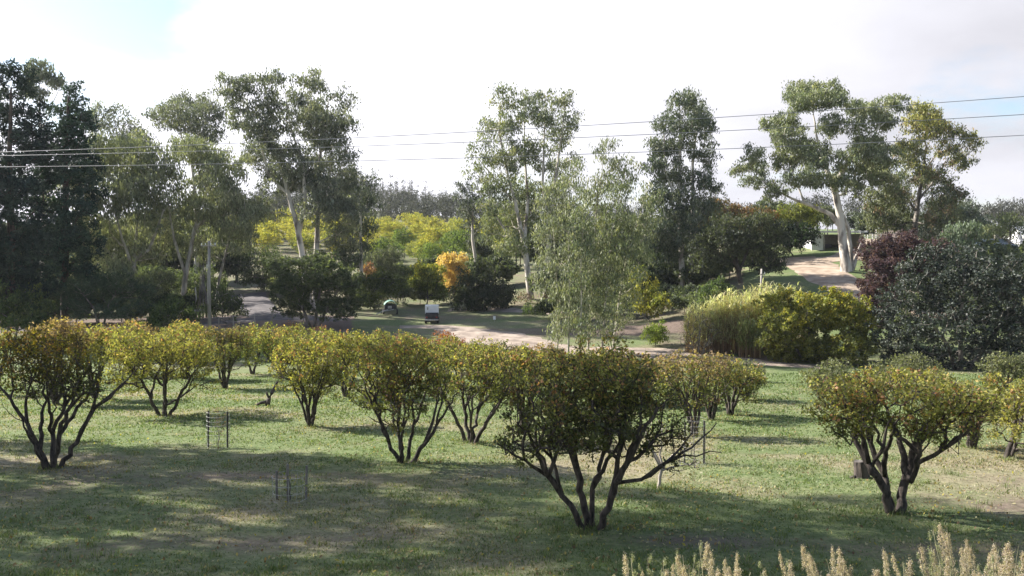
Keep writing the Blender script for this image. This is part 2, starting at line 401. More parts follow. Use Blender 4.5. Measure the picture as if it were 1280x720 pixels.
def unit(a): return a / (np.linalg.norm(a, axis=-1, keepdims=True) + 1e-9)
def leaves(name, C, size, asp, m, col, droop=0.0, out=None, up=0.0):
    """one small leaf-shaped face per centre; droop pulls the long axis down, up turns the faces skywards"""
    n = len(C); a = unit(rng.normal(0, 1, (n, 3)))
    if droop: a = unit(a * (1 - droop) + np.array([0, 0, -1.0]) * droop * 1.6)
    b = unit(np.cross(a, rng.normal(0, 1, (n, 3)) + (0 if not up else 0)))
    if up:
        nz = unit(rng.normal(0, 1, (n, 3)) * (1 - up) + np.array([0, 0, 1.6]) * up); b = unit(np.cross(nz, a))
    L = size * rng.uniform(.65, 1.35, (n, 1)); W = L * asp * rng.uniform(.8, 1.2, (n, 1))
    V = np.empty((n, 4, 3)); V[:, 0] = C - a * L / 2; V[:, 1] = C + b * W / 2 - a * L * .08; V[:, 2] = C + a * L / 2; V[:, 3] = C - b * W / 2 - a * L * .08
    Fc = np.arange(n * 4).reshape(n, 4)
    return mesh_np(name, V.reshape(-1, 3), Fc, m, ('leaf_colour', np.repeat(col, 4, axis=0)))
def ellip_pts(E, sp, dens=1.0, shell=2.4, keep=0.62, cap=900):
    """crown points spread through ellipsoids (centre, radii), mostly towards the outside"""
    out = []
    for c, r in E:
        n = max(3, int(dens * 4.2 * (r[0] * r[2] + .5 * r[0] * r[1]) / sp ** 2))
        d = unit(rng.normal(0, 1, (n, 3))); rad = rng.uniform(0, 1, (n, 1)) ** (1 / shell)
        out.append(np.asarray(c) + d * rad * np.asarray(r))
    A = np.vstack(out); rng.shuffle(A); res = []
    K = np.empty((0, 3))
    for p in A:
        if len(K) == 0 or ((K - p) ** 2).sum(1).min() > (sp * keep) ** 2:
            K = np.vstack([K, p])
            if len(K) >= cap: break
    return K
def pick(pal, n):
    c = np.array([p[:3] for p in pal]); w = np.array([p[3] for p in pal], float); w /= w.sum()
    return c[rng.choice(len(c), n, p=w)]
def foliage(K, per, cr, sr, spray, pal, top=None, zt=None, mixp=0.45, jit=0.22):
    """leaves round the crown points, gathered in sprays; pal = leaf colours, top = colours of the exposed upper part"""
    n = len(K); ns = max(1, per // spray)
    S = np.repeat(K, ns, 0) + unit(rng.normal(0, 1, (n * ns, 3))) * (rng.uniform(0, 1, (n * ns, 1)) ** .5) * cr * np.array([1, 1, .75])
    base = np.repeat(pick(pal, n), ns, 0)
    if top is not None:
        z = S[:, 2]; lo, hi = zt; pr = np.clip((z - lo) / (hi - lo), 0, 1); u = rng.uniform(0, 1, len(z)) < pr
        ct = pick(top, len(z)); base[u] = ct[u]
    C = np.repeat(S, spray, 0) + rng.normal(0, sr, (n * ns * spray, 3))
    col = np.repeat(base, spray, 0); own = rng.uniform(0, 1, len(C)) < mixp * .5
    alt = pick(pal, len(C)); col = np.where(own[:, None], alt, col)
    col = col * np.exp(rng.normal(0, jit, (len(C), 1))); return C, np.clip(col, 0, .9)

def tree(name, label, cat, Y, base, limbs, crown, pal, group=None, leafm='gumleaf', barkm='gumbark', sp=1.2, per=48, size=.34, asp=.34,
         droop=.5, up=0, spray=8, cr=None, sr=None, tip=.02, bf=.3, seg=.8, depth=.75, top=None, ztf=(.45, .95), dens=1.0, wob=.06, shell=2.4, trunk_r=.35, jit=.22, free=.25, mixp=.45, spread=.55, cap=600, grow=1.0, bare=0, twigs=0, drop=0):
    """a tree from its outline: crown lobes (px, py, rx, ry[, dY]) and limbs through pixels, all set at distance Y"""
    s = Y / F
    b = on_ground(base[0], Y) if base[1] is None else at(base[0], base[1], Y)
    b.z = gnd(b.x, b.y) - 0.05
    cxs = [c[0] for c in crown]; x0, x1 = min(c[0] - c[2] for c in crown), max(c[0] + c[2] for c in crown); hw = (x1 - x0) / 2; mx = (x0 + x1) / 2
    E = []
    for c in crown:
        p = at(c[0], c[1], Y)
        dY = c[4] if len(c) > 4 else rng.uniform(-1, 1) * spread * hw * s * math.sqrt(max(.05, 1 - ((c[0] - mx) / max(hw, 1)) ** 2))
        E.append((np.array(p) + (0, dY, 0) - np.array(b), np.array([c[2], c[2] * depth, c[3]]) * s * .92 * grow))
    if drop: E = [(c - np.array([0, 0, r[2] * drop * .5]), r * np.array([1, 1, 1 + drop])) for c, r in E]
    K = ellip_pts(E, sp, dens, shell, cap=cap)
    sk = Skel()
    first = None
    if not limbs:
        zlow = min(e[0][2] - e[1][2] for e in E); cm = np.mean([e[0] for e in E], 0)
        tgt = np.array([cm[0], cm[1], max(zlow, .15 * cm[2])]); sk.limb([(0, 0, 0), tgt * .5 + (0.05, 0, 0), tgt, cm], [trunk_r, trunk_r * .85, trunk_r * .7, trunk_r * .35], seg=seg, wob=.03, free=free)
    for lm in limbs:
        pts = []
        for q in lm:
            p = np.array(at(q[0], q[1], Y)) - np.array(b); p[1] += q[3] if len(q) > 3 else 0; pts.append(p)
        rads = [q[2] for q in lm]
        if first is None: pts[0] = np.array([pts[0][0], pts[0][1], 0.0]) if pts[0][2] < 1.0 else pts[0]; par = -1; first = 1
        else:
            k = sk.nearest(pts[0]); dk = np.linalg.norm(sk.P[k] - pts[0]); par = k if (dk < 1.2 + .015 * Y and pts[0][2] > .8) or (dk < .35 and pts[0][2] > .25) else -1
            if par < 0: pts[0][2] = min(pts[0][2], 0.0)
        sk.limb(pts, rads, par, seg=seg, wob=max(.2 * s, twigs * .009), free=free if par < 0 else .1)
    sk.connect(K, bf, seg, wob)
    if twigs:                                          # bare fine twigs round every branch end
        for k in range(len(K)):
            i = sk.nearest(K[k])
            for _ in range(twigs):
                v = rng.normal(0, 1, 3) + (0, 0, .5); v *= rng.uniform(.5, 1.1) * sp / np.linalg.norm(v)
                j = sk.add(K[k] + v * .5 + rng.normal(0, .02, 3), i); sk.add(K[k] + v, j)
    o = root(name, b, label, cat, group)
    link('trunk', sk.mesh(name + '_trunk', M[barkm], tip if not twigs else tip * .72), o)
    z0, z1 = K[:, 2].min(), K[:, 2].max()
    if bare: K = K[rng.uniform(0, 1, len(K)) > bare * np.clip(1.15 - (K[:, 2] - z0) / (z1 - z0) * 1.9, 0, 1)]
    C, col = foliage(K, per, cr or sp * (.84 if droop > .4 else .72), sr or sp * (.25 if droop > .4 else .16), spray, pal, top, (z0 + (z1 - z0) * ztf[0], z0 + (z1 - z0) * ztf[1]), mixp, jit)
    C[:, 2] = np.maximum(C[:, 2], 0.04)
    link('crown', leaves(name + '_crown', C, size, asp, M[leafm], col, droop, None, up), o)
    return o

# ------------------------------------------------------------------ ground
FRUIT_BASES = []
def dirt_field(x, y):
    """bare earth: patches in the orchard floor, the flat by the creek, banks"""
    px = 640 + F * x / np.maximum(y, 5)
    d = np.zeros_like(x)
    d += np.where((y > 70) & (y < 90) & (px > 480) & (px < 960), .28 + .35 * vnoise(x, y, 6, 3), 0)
    d += np.where((y > 84) & ((px < 440) | ((px > 690) & (px < 930)) | (px > 1090)), .55, 0) + np.where((y > 96) & (px >= 440) & (px <= 690), .5, 0)
    d += np.where((y > 76) & (y < 100) & (px < 440), .34, 0)
    d += np.where(px > 930, np.interp(y, [74, 78, 92, 97, 200], [.0, .3, .2, .0, .25]), 0)
    d += np.where((y > 58) & (y < 74) & (px > 930) & (px < 1130), np.interp(y, [58, 66, 68, 74], [0, 0, .5, .5]), 0)
    for cx, cy, rx, ry, a in [(-11, 19.3, 6, 3.0, .42), (-13, 23.6, 5, 1.2, .34), (-4, 15.0, 5, 1.0, .22), (3.6, 14.8, 3.6, 1.1, .40), (9.0, 13.9, 4, 1.5, .45), (11.5, 17.4, 3.5, 1.2, .42),
                              (13.5, 20.3, 3.2, 1.3, .45), (7.5, 18.6, 3, .7, .28), (-7, 14, 4, 1.3, .34), (-1, 21.0, 5, 1.2, .20), (1.8, 21.5, 4, 1.0, .2), (15, 17, 4, 2, .4), (-9.0, 25.5, 5, 1.2, .25), (-6, 21, 4, .9, .25), (13, 24.5, 3, 1.2, .35)]:
        d += 1.15 * a * np.exp(-(((x - cx) / rx) ** 2 + ((y - cy) / ry) ** 2))
    d += np.where(y < 11, .3, 0)
    return np.clip(d, 0, 1)
def dry_field(x, y):
    v = .55 * vnoise(x + 3, y * 1.7, 5.5, 11) + .3 * vnoise(x, y * 1.6, 1.9, 12) + .15 * vnoise(x, y, .7, 13)
    px = 640 + F * x / np.maximum(y, 5)
    return np.clip(v + np.interp(y, [12, 22, 30, 45, 70], [-.10, .04, -.05, -.16, -.12]) - np.where((px > 900) & (px < 1090) & (y > 24), .12, 0), 0, 1)
xs = np.concatenate([-np.geomspace(900, 33, 46), np.arange(-32, 32.1, 0.45), np.geomspace(33, 900, 46)])
ys = np.concatenate([np.linspace(-60, 4, 14), np.arange(5, 48, 0.45), np.arange(48, 150, 1.0), np.geomspace(151, 1500, 46)])
XX, YY = np.meshgrid(xs, ys); ZZ = G(XX, YY)
nx = len(xs); idx = (np.arange(len(ys) - 1)[:, None] * nx + np.arange(nx - 1)[None]).ravel()
cover = np.stack([dry_field(XX, YY).ravel(), dirt_field(XX, YY).ravel(), np.zeros(XX.size)], 1)
gm = mesh_np('ground', np.stack([XX.ravel(), YY.ravel(), ZZ.ravel()], 1), np.stack([idx, idx + 1, idx + nx + 1, idx + nx], 1), M['ground'], ('cover', cover), smooth=True)
tag(link('ground', gm), kind='structure')

def strip(name, px_pts, width, m, lift=.04, jag=.35, step=1.0, cross=8):
    """a road or track laid on the ground along a line of pixels"""
    P = [ground_at(*p) for p in px_pts]; Q = []
    for i in range(len(P) - 1):
        p0 = P[max(i - 1, 0)]; p1 = P[i]; p2 = P[i + 1]; p3 = P[min(i + 2, len(P) - 1)]
        n = max(2, int((p2 - p1).length / step))
        for k in range(n):
            t = k / n; Q.append(.5 * ((2 * p1) + (p2 - p0) * t + (2 * p0 - 5 * p1 + 4 * p2 - p3) * t * t + (3 * p1 - p0 - 3 * p2 + p3) * t ** 3))
    Q.append(P[-1]); V = []; wd = width if isinstance(width, (list, tuple)) else [width, width]
    for i, q in enumerate(Q):
        t = (Q[min(i + 1, len(Q) - 1)] - Q[max(i - 1, 0)]); t.z = 0; t.normalize(); s = Vector((t.y, -t.x, 0))
        w = np.interp(i / max(1, len(Q) - 1), np.linspace(0, 1, len(wd)), wd)
        a = -w / 2 + random.uniform(-jag, jag); b = w / 2 + random.uniform(-jag, jag)
        for k in range(cross + 1):
            u = a + (b - a) * k / cross; x = q.x + s.x * u; y = q.y + s.y * u
            V.append((x, y, gnd(x, y) + lift - (.05 if k in (0, cross) else 0)))
    c = cross + 1; f = [[i * c + k, i * c + k + 1, (i + 1) * c + k + 1, (i + 1) * c + k] for i in range(len(Q) - 1) for k in range(cross)]
    return tag(link(name, mesh_np(name, V, f, m, smooth=True)), kind='structure')
strip('dirt_track', [(500, 409), (545, 409), (585, 415), (625, 424), (680, 434), (740, 440), (800, 441), (850, 444), (905, 449), (960, 455), (1030, 459)], [2.5, 3, 6, 8, 7, 5, 6, 7, 5, 3, 2.5], M['dirt'], jag=.5)
strip('driveway', [(1120, 396), (1085, 374), (1048, 352), (1018, 334), (985, 322)], [6, 6.5, 6.5, 7, 9], M['drive'])
strip('driveway', [(1000, 327), (1045, 323), (1074, 317), (1082, 307), (1087, 299)], [5, 5, 6, 5, 4], M['drive'], lift=.07)
strip('road', [(-120, 413), (60, 411), (200, 409), (290, 402), (360, 397), (430, 400)], 4, M['asphalt'], jag=.15)
strip('road', [(335, 396), (322, 384), (312, 374), (312, 367)], [4, 4.5, 5, 5], M['asphalt'], lift=.07, jag=.15)
strip('path', [(560, 388), (610, 386), (650, 388), (700, 392)], 3, M['dirt'], jag=.5)

# ------------------------------------------------------------------ leaf colours
GUM = [(.155, .175, .130, 3), (.205, .220, .160, 3), (.100, .118, .092, 2), (.26, .265, .19, 1.2)]
OLIVE = [(.200, .222, .145, 3), (.255, .270, .170, 3), (.135, .155, .105, 2), (.30, .30, .20, 1)]
BRIGHTGUM = [(.175, .205, .115, 3), (.230, .250, .140, 3), (.125, .150, .100, 2), (.29, .29, .16, 1)]
PINE = [(.034, .052, .046, 3), (.052, .074, .060, 2), (.024, .038, .036, 2)]
PINE2 = [(.046, .080, .060, 3), (.070, .108, .076, 2), (.032, .056, .044, 2)]
DARKSH = [(.078, .100, .055, 3), (.112, .134, .068, 2), (.055, .074, .044, 2)]
FEATH = [(.070, .100, .060, 3), (.098, .13, .075, 2), (.05, .075, .046, 2)]
BUSH = [(.095, .135, .048, 3), (.14, .18, .06, 2), (.065, .098, .038, 2)]
PLUM = [(.095, .055, .070, 3), (.13, .075, .088, 2), (.065, .04, .052, 2), (.11, .085, .085, .7)]
GREYSH = [(.038, .050, .040, 3), (.058, .072, .056, 2), (.026, .035, .029, 2), (.085, .096, .08, .5)]
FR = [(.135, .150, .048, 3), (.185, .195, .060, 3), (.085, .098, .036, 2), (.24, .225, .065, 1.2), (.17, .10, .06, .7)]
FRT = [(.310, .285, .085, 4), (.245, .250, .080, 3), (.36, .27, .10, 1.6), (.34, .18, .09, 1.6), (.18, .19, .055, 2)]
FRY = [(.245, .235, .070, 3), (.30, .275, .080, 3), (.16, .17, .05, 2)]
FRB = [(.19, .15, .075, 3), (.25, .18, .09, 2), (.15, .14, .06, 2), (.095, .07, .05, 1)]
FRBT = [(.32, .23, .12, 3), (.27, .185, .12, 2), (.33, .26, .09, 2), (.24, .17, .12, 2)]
RUST = [(.30, .10, .035, 3), (.36, .15, .04, 2), (.20, .08, .04, 2)]
RUSTP = [(.26, .13, .09, 3), (.20, .10, .07, 2), (.30, .18, .10, 1)]
OLV2 = [(.155, .168, .092, 3), (.205, .21, .11, 2), (.11, .122, .07, 2)]
GRN = [(.15, .18, .055, 3), (.21, .23, .07, 2), (.10, .125, .045, 2)]
GOLD = [(.58, .40, .15, 3), (.66, .50, .22, 2), (.50, .31, .10, 1.5)]
YEL = [(.38, .345, .07, 3), (.31, .30, .07, 2), (.19, .215, .055, 2)]
MULB = [(.20, .215, .065, 3), (.26, .26, .075, 3), (.13, .145, .05, 2), (.34, .31, .07, 1)]
MULT = [(.38, .345, .06, 3), (.27, .27, .06, 2), (.40, .31, .06, 1)]

# ------------------------------------------------------------------ the orchard
def fruit(label, base, crown, stems=None, pal=FR, top=FRT, sp=.28, per=30, size=.078, nst=6, cap=620, dens=1.0, group='spreading fruit trees of the orchard', barkm='bark', name='fruit_tree', r0=.062, tip=.0085, up=.25, ztf=(.35, .85), Y=None, cat='tree'):
    b = ground_at(*base) if Y is None else on_ground(base[0], Y); Y = b.y; s = Y / F
    FRUIT_BASES.append((b.x, b.y))
    cy = sum(c[1] for c in crown) / len(crown); x0 = min(c[0] - c[2] for c in crown); x1 = max(c[0] + c[2] for c in crown)
    hwm = (x1 - x0) / 2 * s; bpy_ = base[1] if base[1] is not None else 398 + 4200 / Y
    if stems is None:
        stems = []; fork = []
        ph0 = rng.uniform(0, 6.28)
        for i in range(nst):
            ph = ph0 + 6.283 * i / nst + rng.uniform(-.35, .35); rr = rng.uniform(.38, .68)
            tx = (x0 + x1) / 2 + math.cos(ph) * rr * (x1 - x0) / 2; dy = math.sin(ph) * rr * hwm * .9; ty = cy + rng.uniform(-6, 8) * 20 / Y
            k = rng.uniform(.85, 1.15)
            q1 = (base[0] + (tx - base[0]) * .30 * k, bpy_ + (ty - bpy_) * .36, r0 * .78, dy * .25); q2 = (base[0] + (tx - base[0]) * .62, bpy_ + (ty - bpy_) * .68, r0 * .55, dy * .58)
            fx, fd = rng.uniform(-.3, .3) * (x1 - x0) / 2, rng.uniform(-.35, .35) * hwm
            fork.append([q1, (q1[0] + (tx - base[0]) * .25 + fx * .5, q1[1] + (ty - bpy_) * .3, r0 * .5, q1[3] + dy * .2 + fd * .5), (q1[0] + (tx - base[0]) * .5 + fx, q1[1] + (ty - bpy_) * .55, r0 * .25, q1[3] + dy * .4 + fd)])
            stems.append([(base[0] + math.cos(ph) * r0 * .6 / s, bpy_, r0, math.sin(ph) * r0 * .6), q1, q2, (tx, ty, r0 * .3, dy)])
    else:
        fork = []                                      # every drawn limb also throws two side limbs
        for st in stems:
            st[:] = [(q[0], q[1], q[2] * .84, q[3]) for q in st]
            for k_ in (1, 2):
                if k_ < len(st) - 1 and st[0][2] > .035:
                    q, e_ = st[k_], st[-1]; lx = rng.uniform(-.38, .38) * (x1 - x0) / 2; ld = rng.uniform(-.6, .6) * hwm; ey = min(e_[1], cy + 10)
                    fork.append([q, (q[0] + (e_[0] - q[0]) * .45 + lx * .5, q[1] + (ey - q[1]) * .55, q[2] * .62, q[3] + ld * .5), (q[0] + (e_[0] - q[0]) * .6 + lx, q[1] + (ey - q[1]) * 1.0, q[2] * .3, q[3] + ld)])
    stems = stems + fork
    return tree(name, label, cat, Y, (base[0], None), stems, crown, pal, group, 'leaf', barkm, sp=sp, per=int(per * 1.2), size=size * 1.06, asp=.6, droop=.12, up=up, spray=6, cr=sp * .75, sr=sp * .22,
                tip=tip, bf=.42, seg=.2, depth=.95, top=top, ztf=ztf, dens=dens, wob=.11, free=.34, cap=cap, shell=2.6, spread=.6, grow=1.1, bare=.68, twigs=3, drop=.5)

# the seven nearest, each drawn from its own limbs
fruit('large dark-limbed fruit tree standing in the shaded foreground, nearest of the orchard', (740, 661),
      [(655, 548, 28, 15), (692, 548, 26, 13, .6), (785, 545, 26, 12, .5), (830, 535, 26, 14), (700, 492, 66, 44), (765, 485, 68, 46), (738, 468, 80, 26), (818, 512, 46, 36), (662, 535, 36, 22), (640, 545, 14, 10), (842, 552, 26, 14), (735, 520, 50, 22), (700, 512, 40, 24, -.9), (775, 512, 40, 24, .9)],
      [[(731, 658, .085, 0), (702, 618, .07, -.1), (684, 590, .055, -.3), (655, 566, .038, -.5), (622, 545, .02, -.6)],
       [(735, 655, .09, .1), (727, 605, .085, .2), (716, 562, .07, .35), (704, 520, .045, .6)],
       [(742, 655, .07, .2), (743, 618, .062, .4), (758, 582, .05, .7), (772, 560, .04, 1.0), (790, 510, .025, 1.2)],
       [(748, 658, .09, -.05), (762, 620, .08, -.2), (775, 580, .07, -.4), (796, 535, .05, -.6), (815, 500, .03, -.7)],
       [(769, 598, .045, -.3), (798, 592, .042, -.4), (822, 572, .034, -.5), (848, 560, .022, -.55), (892, 556, .008, -.6)],
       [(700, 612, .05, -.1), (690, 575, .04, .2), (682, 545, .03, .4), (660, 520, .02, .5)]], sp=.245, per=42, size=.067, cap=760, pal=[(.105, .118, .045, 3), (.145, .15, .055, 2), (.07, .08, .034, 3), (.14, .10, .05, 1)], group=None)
fruit('vase-shaped fruit tree with five upright stems in the centre left of the lawn', (505, 578),
      [(470, 462, 36, 30), (520, 458, 42, 30), (495, 442, 50, 18), (478, 490, 32, 22), (540, 478, 26, 24), (505, 500, 34, 16), (462, 480, 20, 20)],
      [[(499, 576, .085, 0), (487, 552, .07, -.1), (476, 520, .055, -.3), (466, 495, .04, -.4), (458, 470, .02, -.5)],
       [(502, 576, .08, .1), (496, 535, .065, .3), (494, 495, .045, .5)], [(507, 576, .08, .1), (514, 545, .06, .35), (526, 505, .045, .7), (535, 475, .02, .9)],
       [(511, 577, .085, -.05), (532, 553, .07, -.2), (547, 528, .05, -.3), (554, 500, .03, -.35)], [(503, 575, .06, -.1), (505, 540, .05, -.5), (512, 505, .035, -.8)],
       [(487, 530, .03, -.2), (472, 524, .022, -.3), (463, 517, .01, -.35)]], sp=.26, per=32, group=None)
fruit('fruit tree with a thick fan of dark stems right of the centre tree', (588, 553),
      [(565, 462, 30, 26), (610, 460, 40, 26), (590, 445, 45, 14), (630, 478, 24, 22), (560, 482, 18, 18), (598, 485, 36, 18)],
      [[(583, 551, .09, 0), (570, 522, .07, -.1), (556, 495, .05, -.3), (548, 470, .03, -.4)], [(587, 551, .09, .1), (580, 515, .07, .3), (578, 485, .05, .5)], [(590, 551, .085, .1), (596, 520, .06, .4), (606, 490, .045, .6)],
       [(594, 551, .09, 0), (608, 526, .075, -.3), (625, 500, .06, -.4), (638, 475, .03, -.5)], [(590, 551, .07, -.1), (590, 520, .05, -.7), (592, 490, .04, -1.0)]], sp=.27, per=32, group=None)
fruit('fruit tree with dense yellow green crown behind and right of the dark-staked cage', (388, 533),
      [(362, 452, 26, 24), (402, 450, 36, 24), (385, 434, 40, 14), (424, 465, 18, 18), (350, 465, 14, 16), (388, 475, 36, 14)], None, pal=FRY, sp=.29, per=34, size=.09, nst=7, group=None)
fruit('broad yellow fruit tree left of the dark-staked cage with one long low limb', (205, 520),
      [(155, 437, 28, 26), (190, 428, 36, 24), (230, 432, 32, 24), (205, 448, 50, 22), (255, 448, 20, 20), (170, 455, 30, 18), (265, 465, 8, 14)],
      [[(200, 518, .10, 0), (190, 500, .08, -.1), (180, 472, .06, -.3), (165, 452, .035, -.5)], [(204, 518, .09, .1), (199, 485, .07, .5), (194, 455, .045, .8)], [(207, 518, .09, -.1), (213, 485, .075, -.5), (220, 452, .045, -.9)],
       [(210, 519, .1, .1), (222, 495, .08, .3), (236, 468, .05, .5)], [(212, 505, .06, 0), (232, 492, .045, -.1), (245, 483, .03, -.2), (257, 470, .014, -.2)]], pal=FRY, sp=.30, per=34, size=.095, group=None)
fruit('open fruit tree with twisting dark limbs at the left edge of the lawn', (67, 585),
      [(40, 432, 34, 20), (80, 430, 34, 20), (20, 455, 30, 26), (70, 455, 48, 26), (105, 470, 34, 22), (128, 480, 28, 16), (45, 480, 40, 18), (-8, 470, 14, 18)],
      [[(62, 583, .09, 0), (52, 562, .075, -.1), (42, 525, .06, -.3), (28, 495, .045, -.5), (8, 470, .025, -.6)], [(65, 582, .085, .1), (58, 545, .07, .3), (68, 512, .06, .5), (60, 480, .04, .7)],
       [(70, 583, .09, -.1), (82, 540, .075, -.3), (100, 505, .06, -.5), (118, 487, .04, -.6), (135, 478, .02, -.6)], [(73, 584, .09, .1), (92, 548, .075, .3), (108, 515, .06, .4), (128, 500, .04, .5), (150, 478, .02, .5)], [(62, 580, .05, -.2), (56, 540, .04, -.7), (50, 500, .03, -1.0)],
       [(42, 525, .022, -.3), (30, 520, .016, -.35), (16, 505, .008, -.4)]], sp=.26, per=24, dens=.9, pal=[(.085, .092, .03, 3), (.12, .115, .032, 3), (.055, .06, .024, 2), (.15, .10, .04, 1.5)],
      top=[(.27, .20, .04, 3), (.22, .19, .035, 3), (.28, .15, .05, 2), (.16, .13, .035, 2)], group=None)
fruit('wide fruit tree with thick forked trunk on the right of the lawn', (1120, 641),
      [(1030, 492, 36, 22), (1080, 492, 44, 24), (1130, 500, 44, 24), (1175, 500, 40, 24), (1210, 508, 26, 24), (1045, 512, 30, 18), (1095, 525, 40, 20), (1150, 530, 36, 18), (1062, 482, 40, 12), (1140, 482, 40, 10)],
      [[(1113, 639, .12, 0), (1100, 605, .10, -.1), (1080, 575, .08, -.2), (1072, 545, .06, -.3), (1050, 520, .035, -.5)], [(1117, 638, .09, .1), (1114, 600, .08, .3), (1105, 560, .06, .7), (1095, 525, .04, .9)],
       [(1124, 640, .13, 0), (1136, 595, .10, .1), (1148, 560, .085, .2), (1170, 535, .06, .3), (1188, 515, .035, .3)], [(1136, 600, .07, -.1), (1135, 560, .06, -.5), (1128, 525, .04, -.8)], [(1146, 580, .06, 0), (1172, 552, .05, -.4), (1195, 525, .03, -.6)], [(1085, 580, .05, -.2), (1088, 550, .045, -.6), (1070, 520, .03, -.8)]],
      sp=.255, per=42, size=.069, cap=760, group=None)
# the rows behind
fruit('fruit tree in light leaf behind the netted stake cage on the right', (868, 546), [(845, 468, 30, 20), (880, 470, 24, 20), (862, 455, 34, 10), (862, 490, 34, 14)], None, top=FRBT, sp=.30, per=34, size=.085, nst=6, group=None)
fruit('fruit tree with thin leaf and many upright twigs beside the netted cage tree', (888, 525), [(880, 470, 26, 20), (905, 468, 22, 18), (890, 458, 30, 10), (890, 488, 26, 12)], None, top=FRBT, sp=.32, per=32, size=.09, group=None)
fruit('fruit tree at the right hand end of the middle row, beside open grass', (913, 519), [(905, 468, 24, 16), (930, 470, 20, 18), (920, 484, 22, 12), (915, 458, 24, 8)], None, pal=FR, top=FRT, sp=.32, per=36, size=.09, group=None)
fruit('small leafy fruit tree with leaning trunk at the right edge', (1259, 573), [(1262, 500, 30, 20), (1290, 505, 28, 24), (1270, 522, 34, 16), (1248, 525, 16, 12), (1285, 485, 22, 10)],
      [[(1257, 571, .10, 0), (1266, 548, .08, 0), (1276, 520, .05, .2), (1285, 495, .03, .3)], [(1268, 545, .05, 0), (1262, 520, .04, -.3), (1255, 500, .025, -.5)], [(1260, 571, .07, 0), (1270, 565, .06, .1), (1275, 563, .05, .1)]], pal=FRY, sp=.28, per=42, group=None)
fruit('fruit tree half hidden behind the wide tree on the right', (1216, 560), [(1190, 490, 30, 18), (1225, 488, 34, 20), (1205, 512, 36, 18), (1240, 500, 20, 18)], None, sp=.3, per=40, size=.085, group=None)
back = [('pinkish leaved fruit tree showing above the tree at the left edge', 70, 506, 48, 402, 440, FRB, FRBT),
        ('fruit tree cut by the left edge of the picture behind the twisting tree', -6, 494, 34, 416, 450, FR, FRT),
        ('yellow fruit tree between the pinkish tree and the broad yellow tree', 118, 498, 40, 408, 448, FRY, FRT),
        ('fruit tree with two clear dark stems right of the broad yellow tree', 281, 486, 36, 410, 452, FR, FRB),
        ('fruit tree with a bent forked trunk behind the crown of two-stem tree', 316, 468, 36, 408, 440, GRN, FRT),
        ('yellow green fruit tree behind the broad yellow tree', 232, 474, 48, 406, 444, FRY, FRT),
        ('fruit tree far back left of the power pole foot', 168, 470, 44, 404, 440, FRB, FRBT),
        ('green fruit tree behind left of the yellow green crown beside the cage', 352, 474, 44, 409, 446, GRN, FRT),
        ('yellow fruit tree filling the gap left of the five stemmed tree', 432, 496, 48, 414, 456, FRY, FRT),
        ('fruit tree behind the five stemmed tree, below the rusty shrub', 478, 478, 50, 418, 450, GRN, FRT),
        ('fruit tree between the five stemmed and fan stemmed trees, far back', 545, 484, 46, 424, 456, GRN, FRT),
        ('green fruit tree far back behind the fan of dark stems', 610, 486, 48, 430, 458, GRN, FR),
        ('fruit tree with two curving stems left of the shaded near tree', 655, 535, 46, 437, 494, FR, FRT),
        ('brownish topped fruit tree behind left shoulder of the shaded near tree', 668, 490, 46, 434, 460, FRB, FRBT),
        ('fruit tree right behind the crown of the shaded near tree', 742, 505, 60, 442, 474, FR, FRT),
        ('fruit tree behind the right shoulder of the shaded near tree', 806, 508, 50, 445, 484, FR, FRBT),
        ('dull green fruit tree at the far end of the middle row', 932, 500, 30, 455, 484, OLV2, OLV2),
        ('fruit tree standing far back behind the wide right tree', 1150, 500, 46, 462, 490, FR, FRT)]
for lab, bx, by, hw, ty, ly, pal, top in back:
    h = (ly - ty)
    j = lambda a: rng.uniform(-a, a)
    fruit(lab, (bx, by), [(bx - hw * .45, ty + h * .52, hw * .55, h * .46), (bx + hw * .45, ty + h * .52, hw * .55, h * .46), (bx + j(5), ty + h * .34, hw * .6, h * .34), (bx + j(5), ty + h * .66, hw * .75, h * .3), (bx + j(hw * .4), ty + h * .5, hw * .4, h * .4, j(1.2))],
          None, pal, top, sp=.38, per=32, size=.125, cap=360, r0=.085, nst=5, group=None)
fruit('rust orange leaved shrub at the far edge of the orchard below the vehicle', (552, 447), [(552, 428, 22, 11), (570, 432, 14, 8), (538, 432, 12, 8)], None, RUST, RUST, sp=.5, per=42, size=.15, r0=.05, name='rusty_shrub', cat='shrub', group=None, cap=200)
for k, (x, y, w, t) in enumerate([(470, 449, 18, 416), (494, 448, 20, 420), (516, 447, 16, 425), (365, 452, 20, 406), (335, 452, 16, 409), (395, 450, 14, 411)]):
    fruit(['reddish brown brush left of the rust orange shrub', 'pale reddish brush beside the rust orange shrub', 'dull pinkish brush touching the rust orange shrub', 'tall straw pink weeds in front of the round dark tree', 'low straw pink weeds left of the round dark tree', 'thin straw pink weeds right below the round dark tree'][k], (x, y),
          [(x, t + 11, w, 11), (x - w * .5, t + 14, w * .6, 9), (x + w * .5, t + 14, w * .6, 9)], None, RUSTP, RUSTP, sp=.5, per=36, size=.14, r0=.04, name='brush', cat='brush', group='dry reddish brush behind the orchard', cap=160)
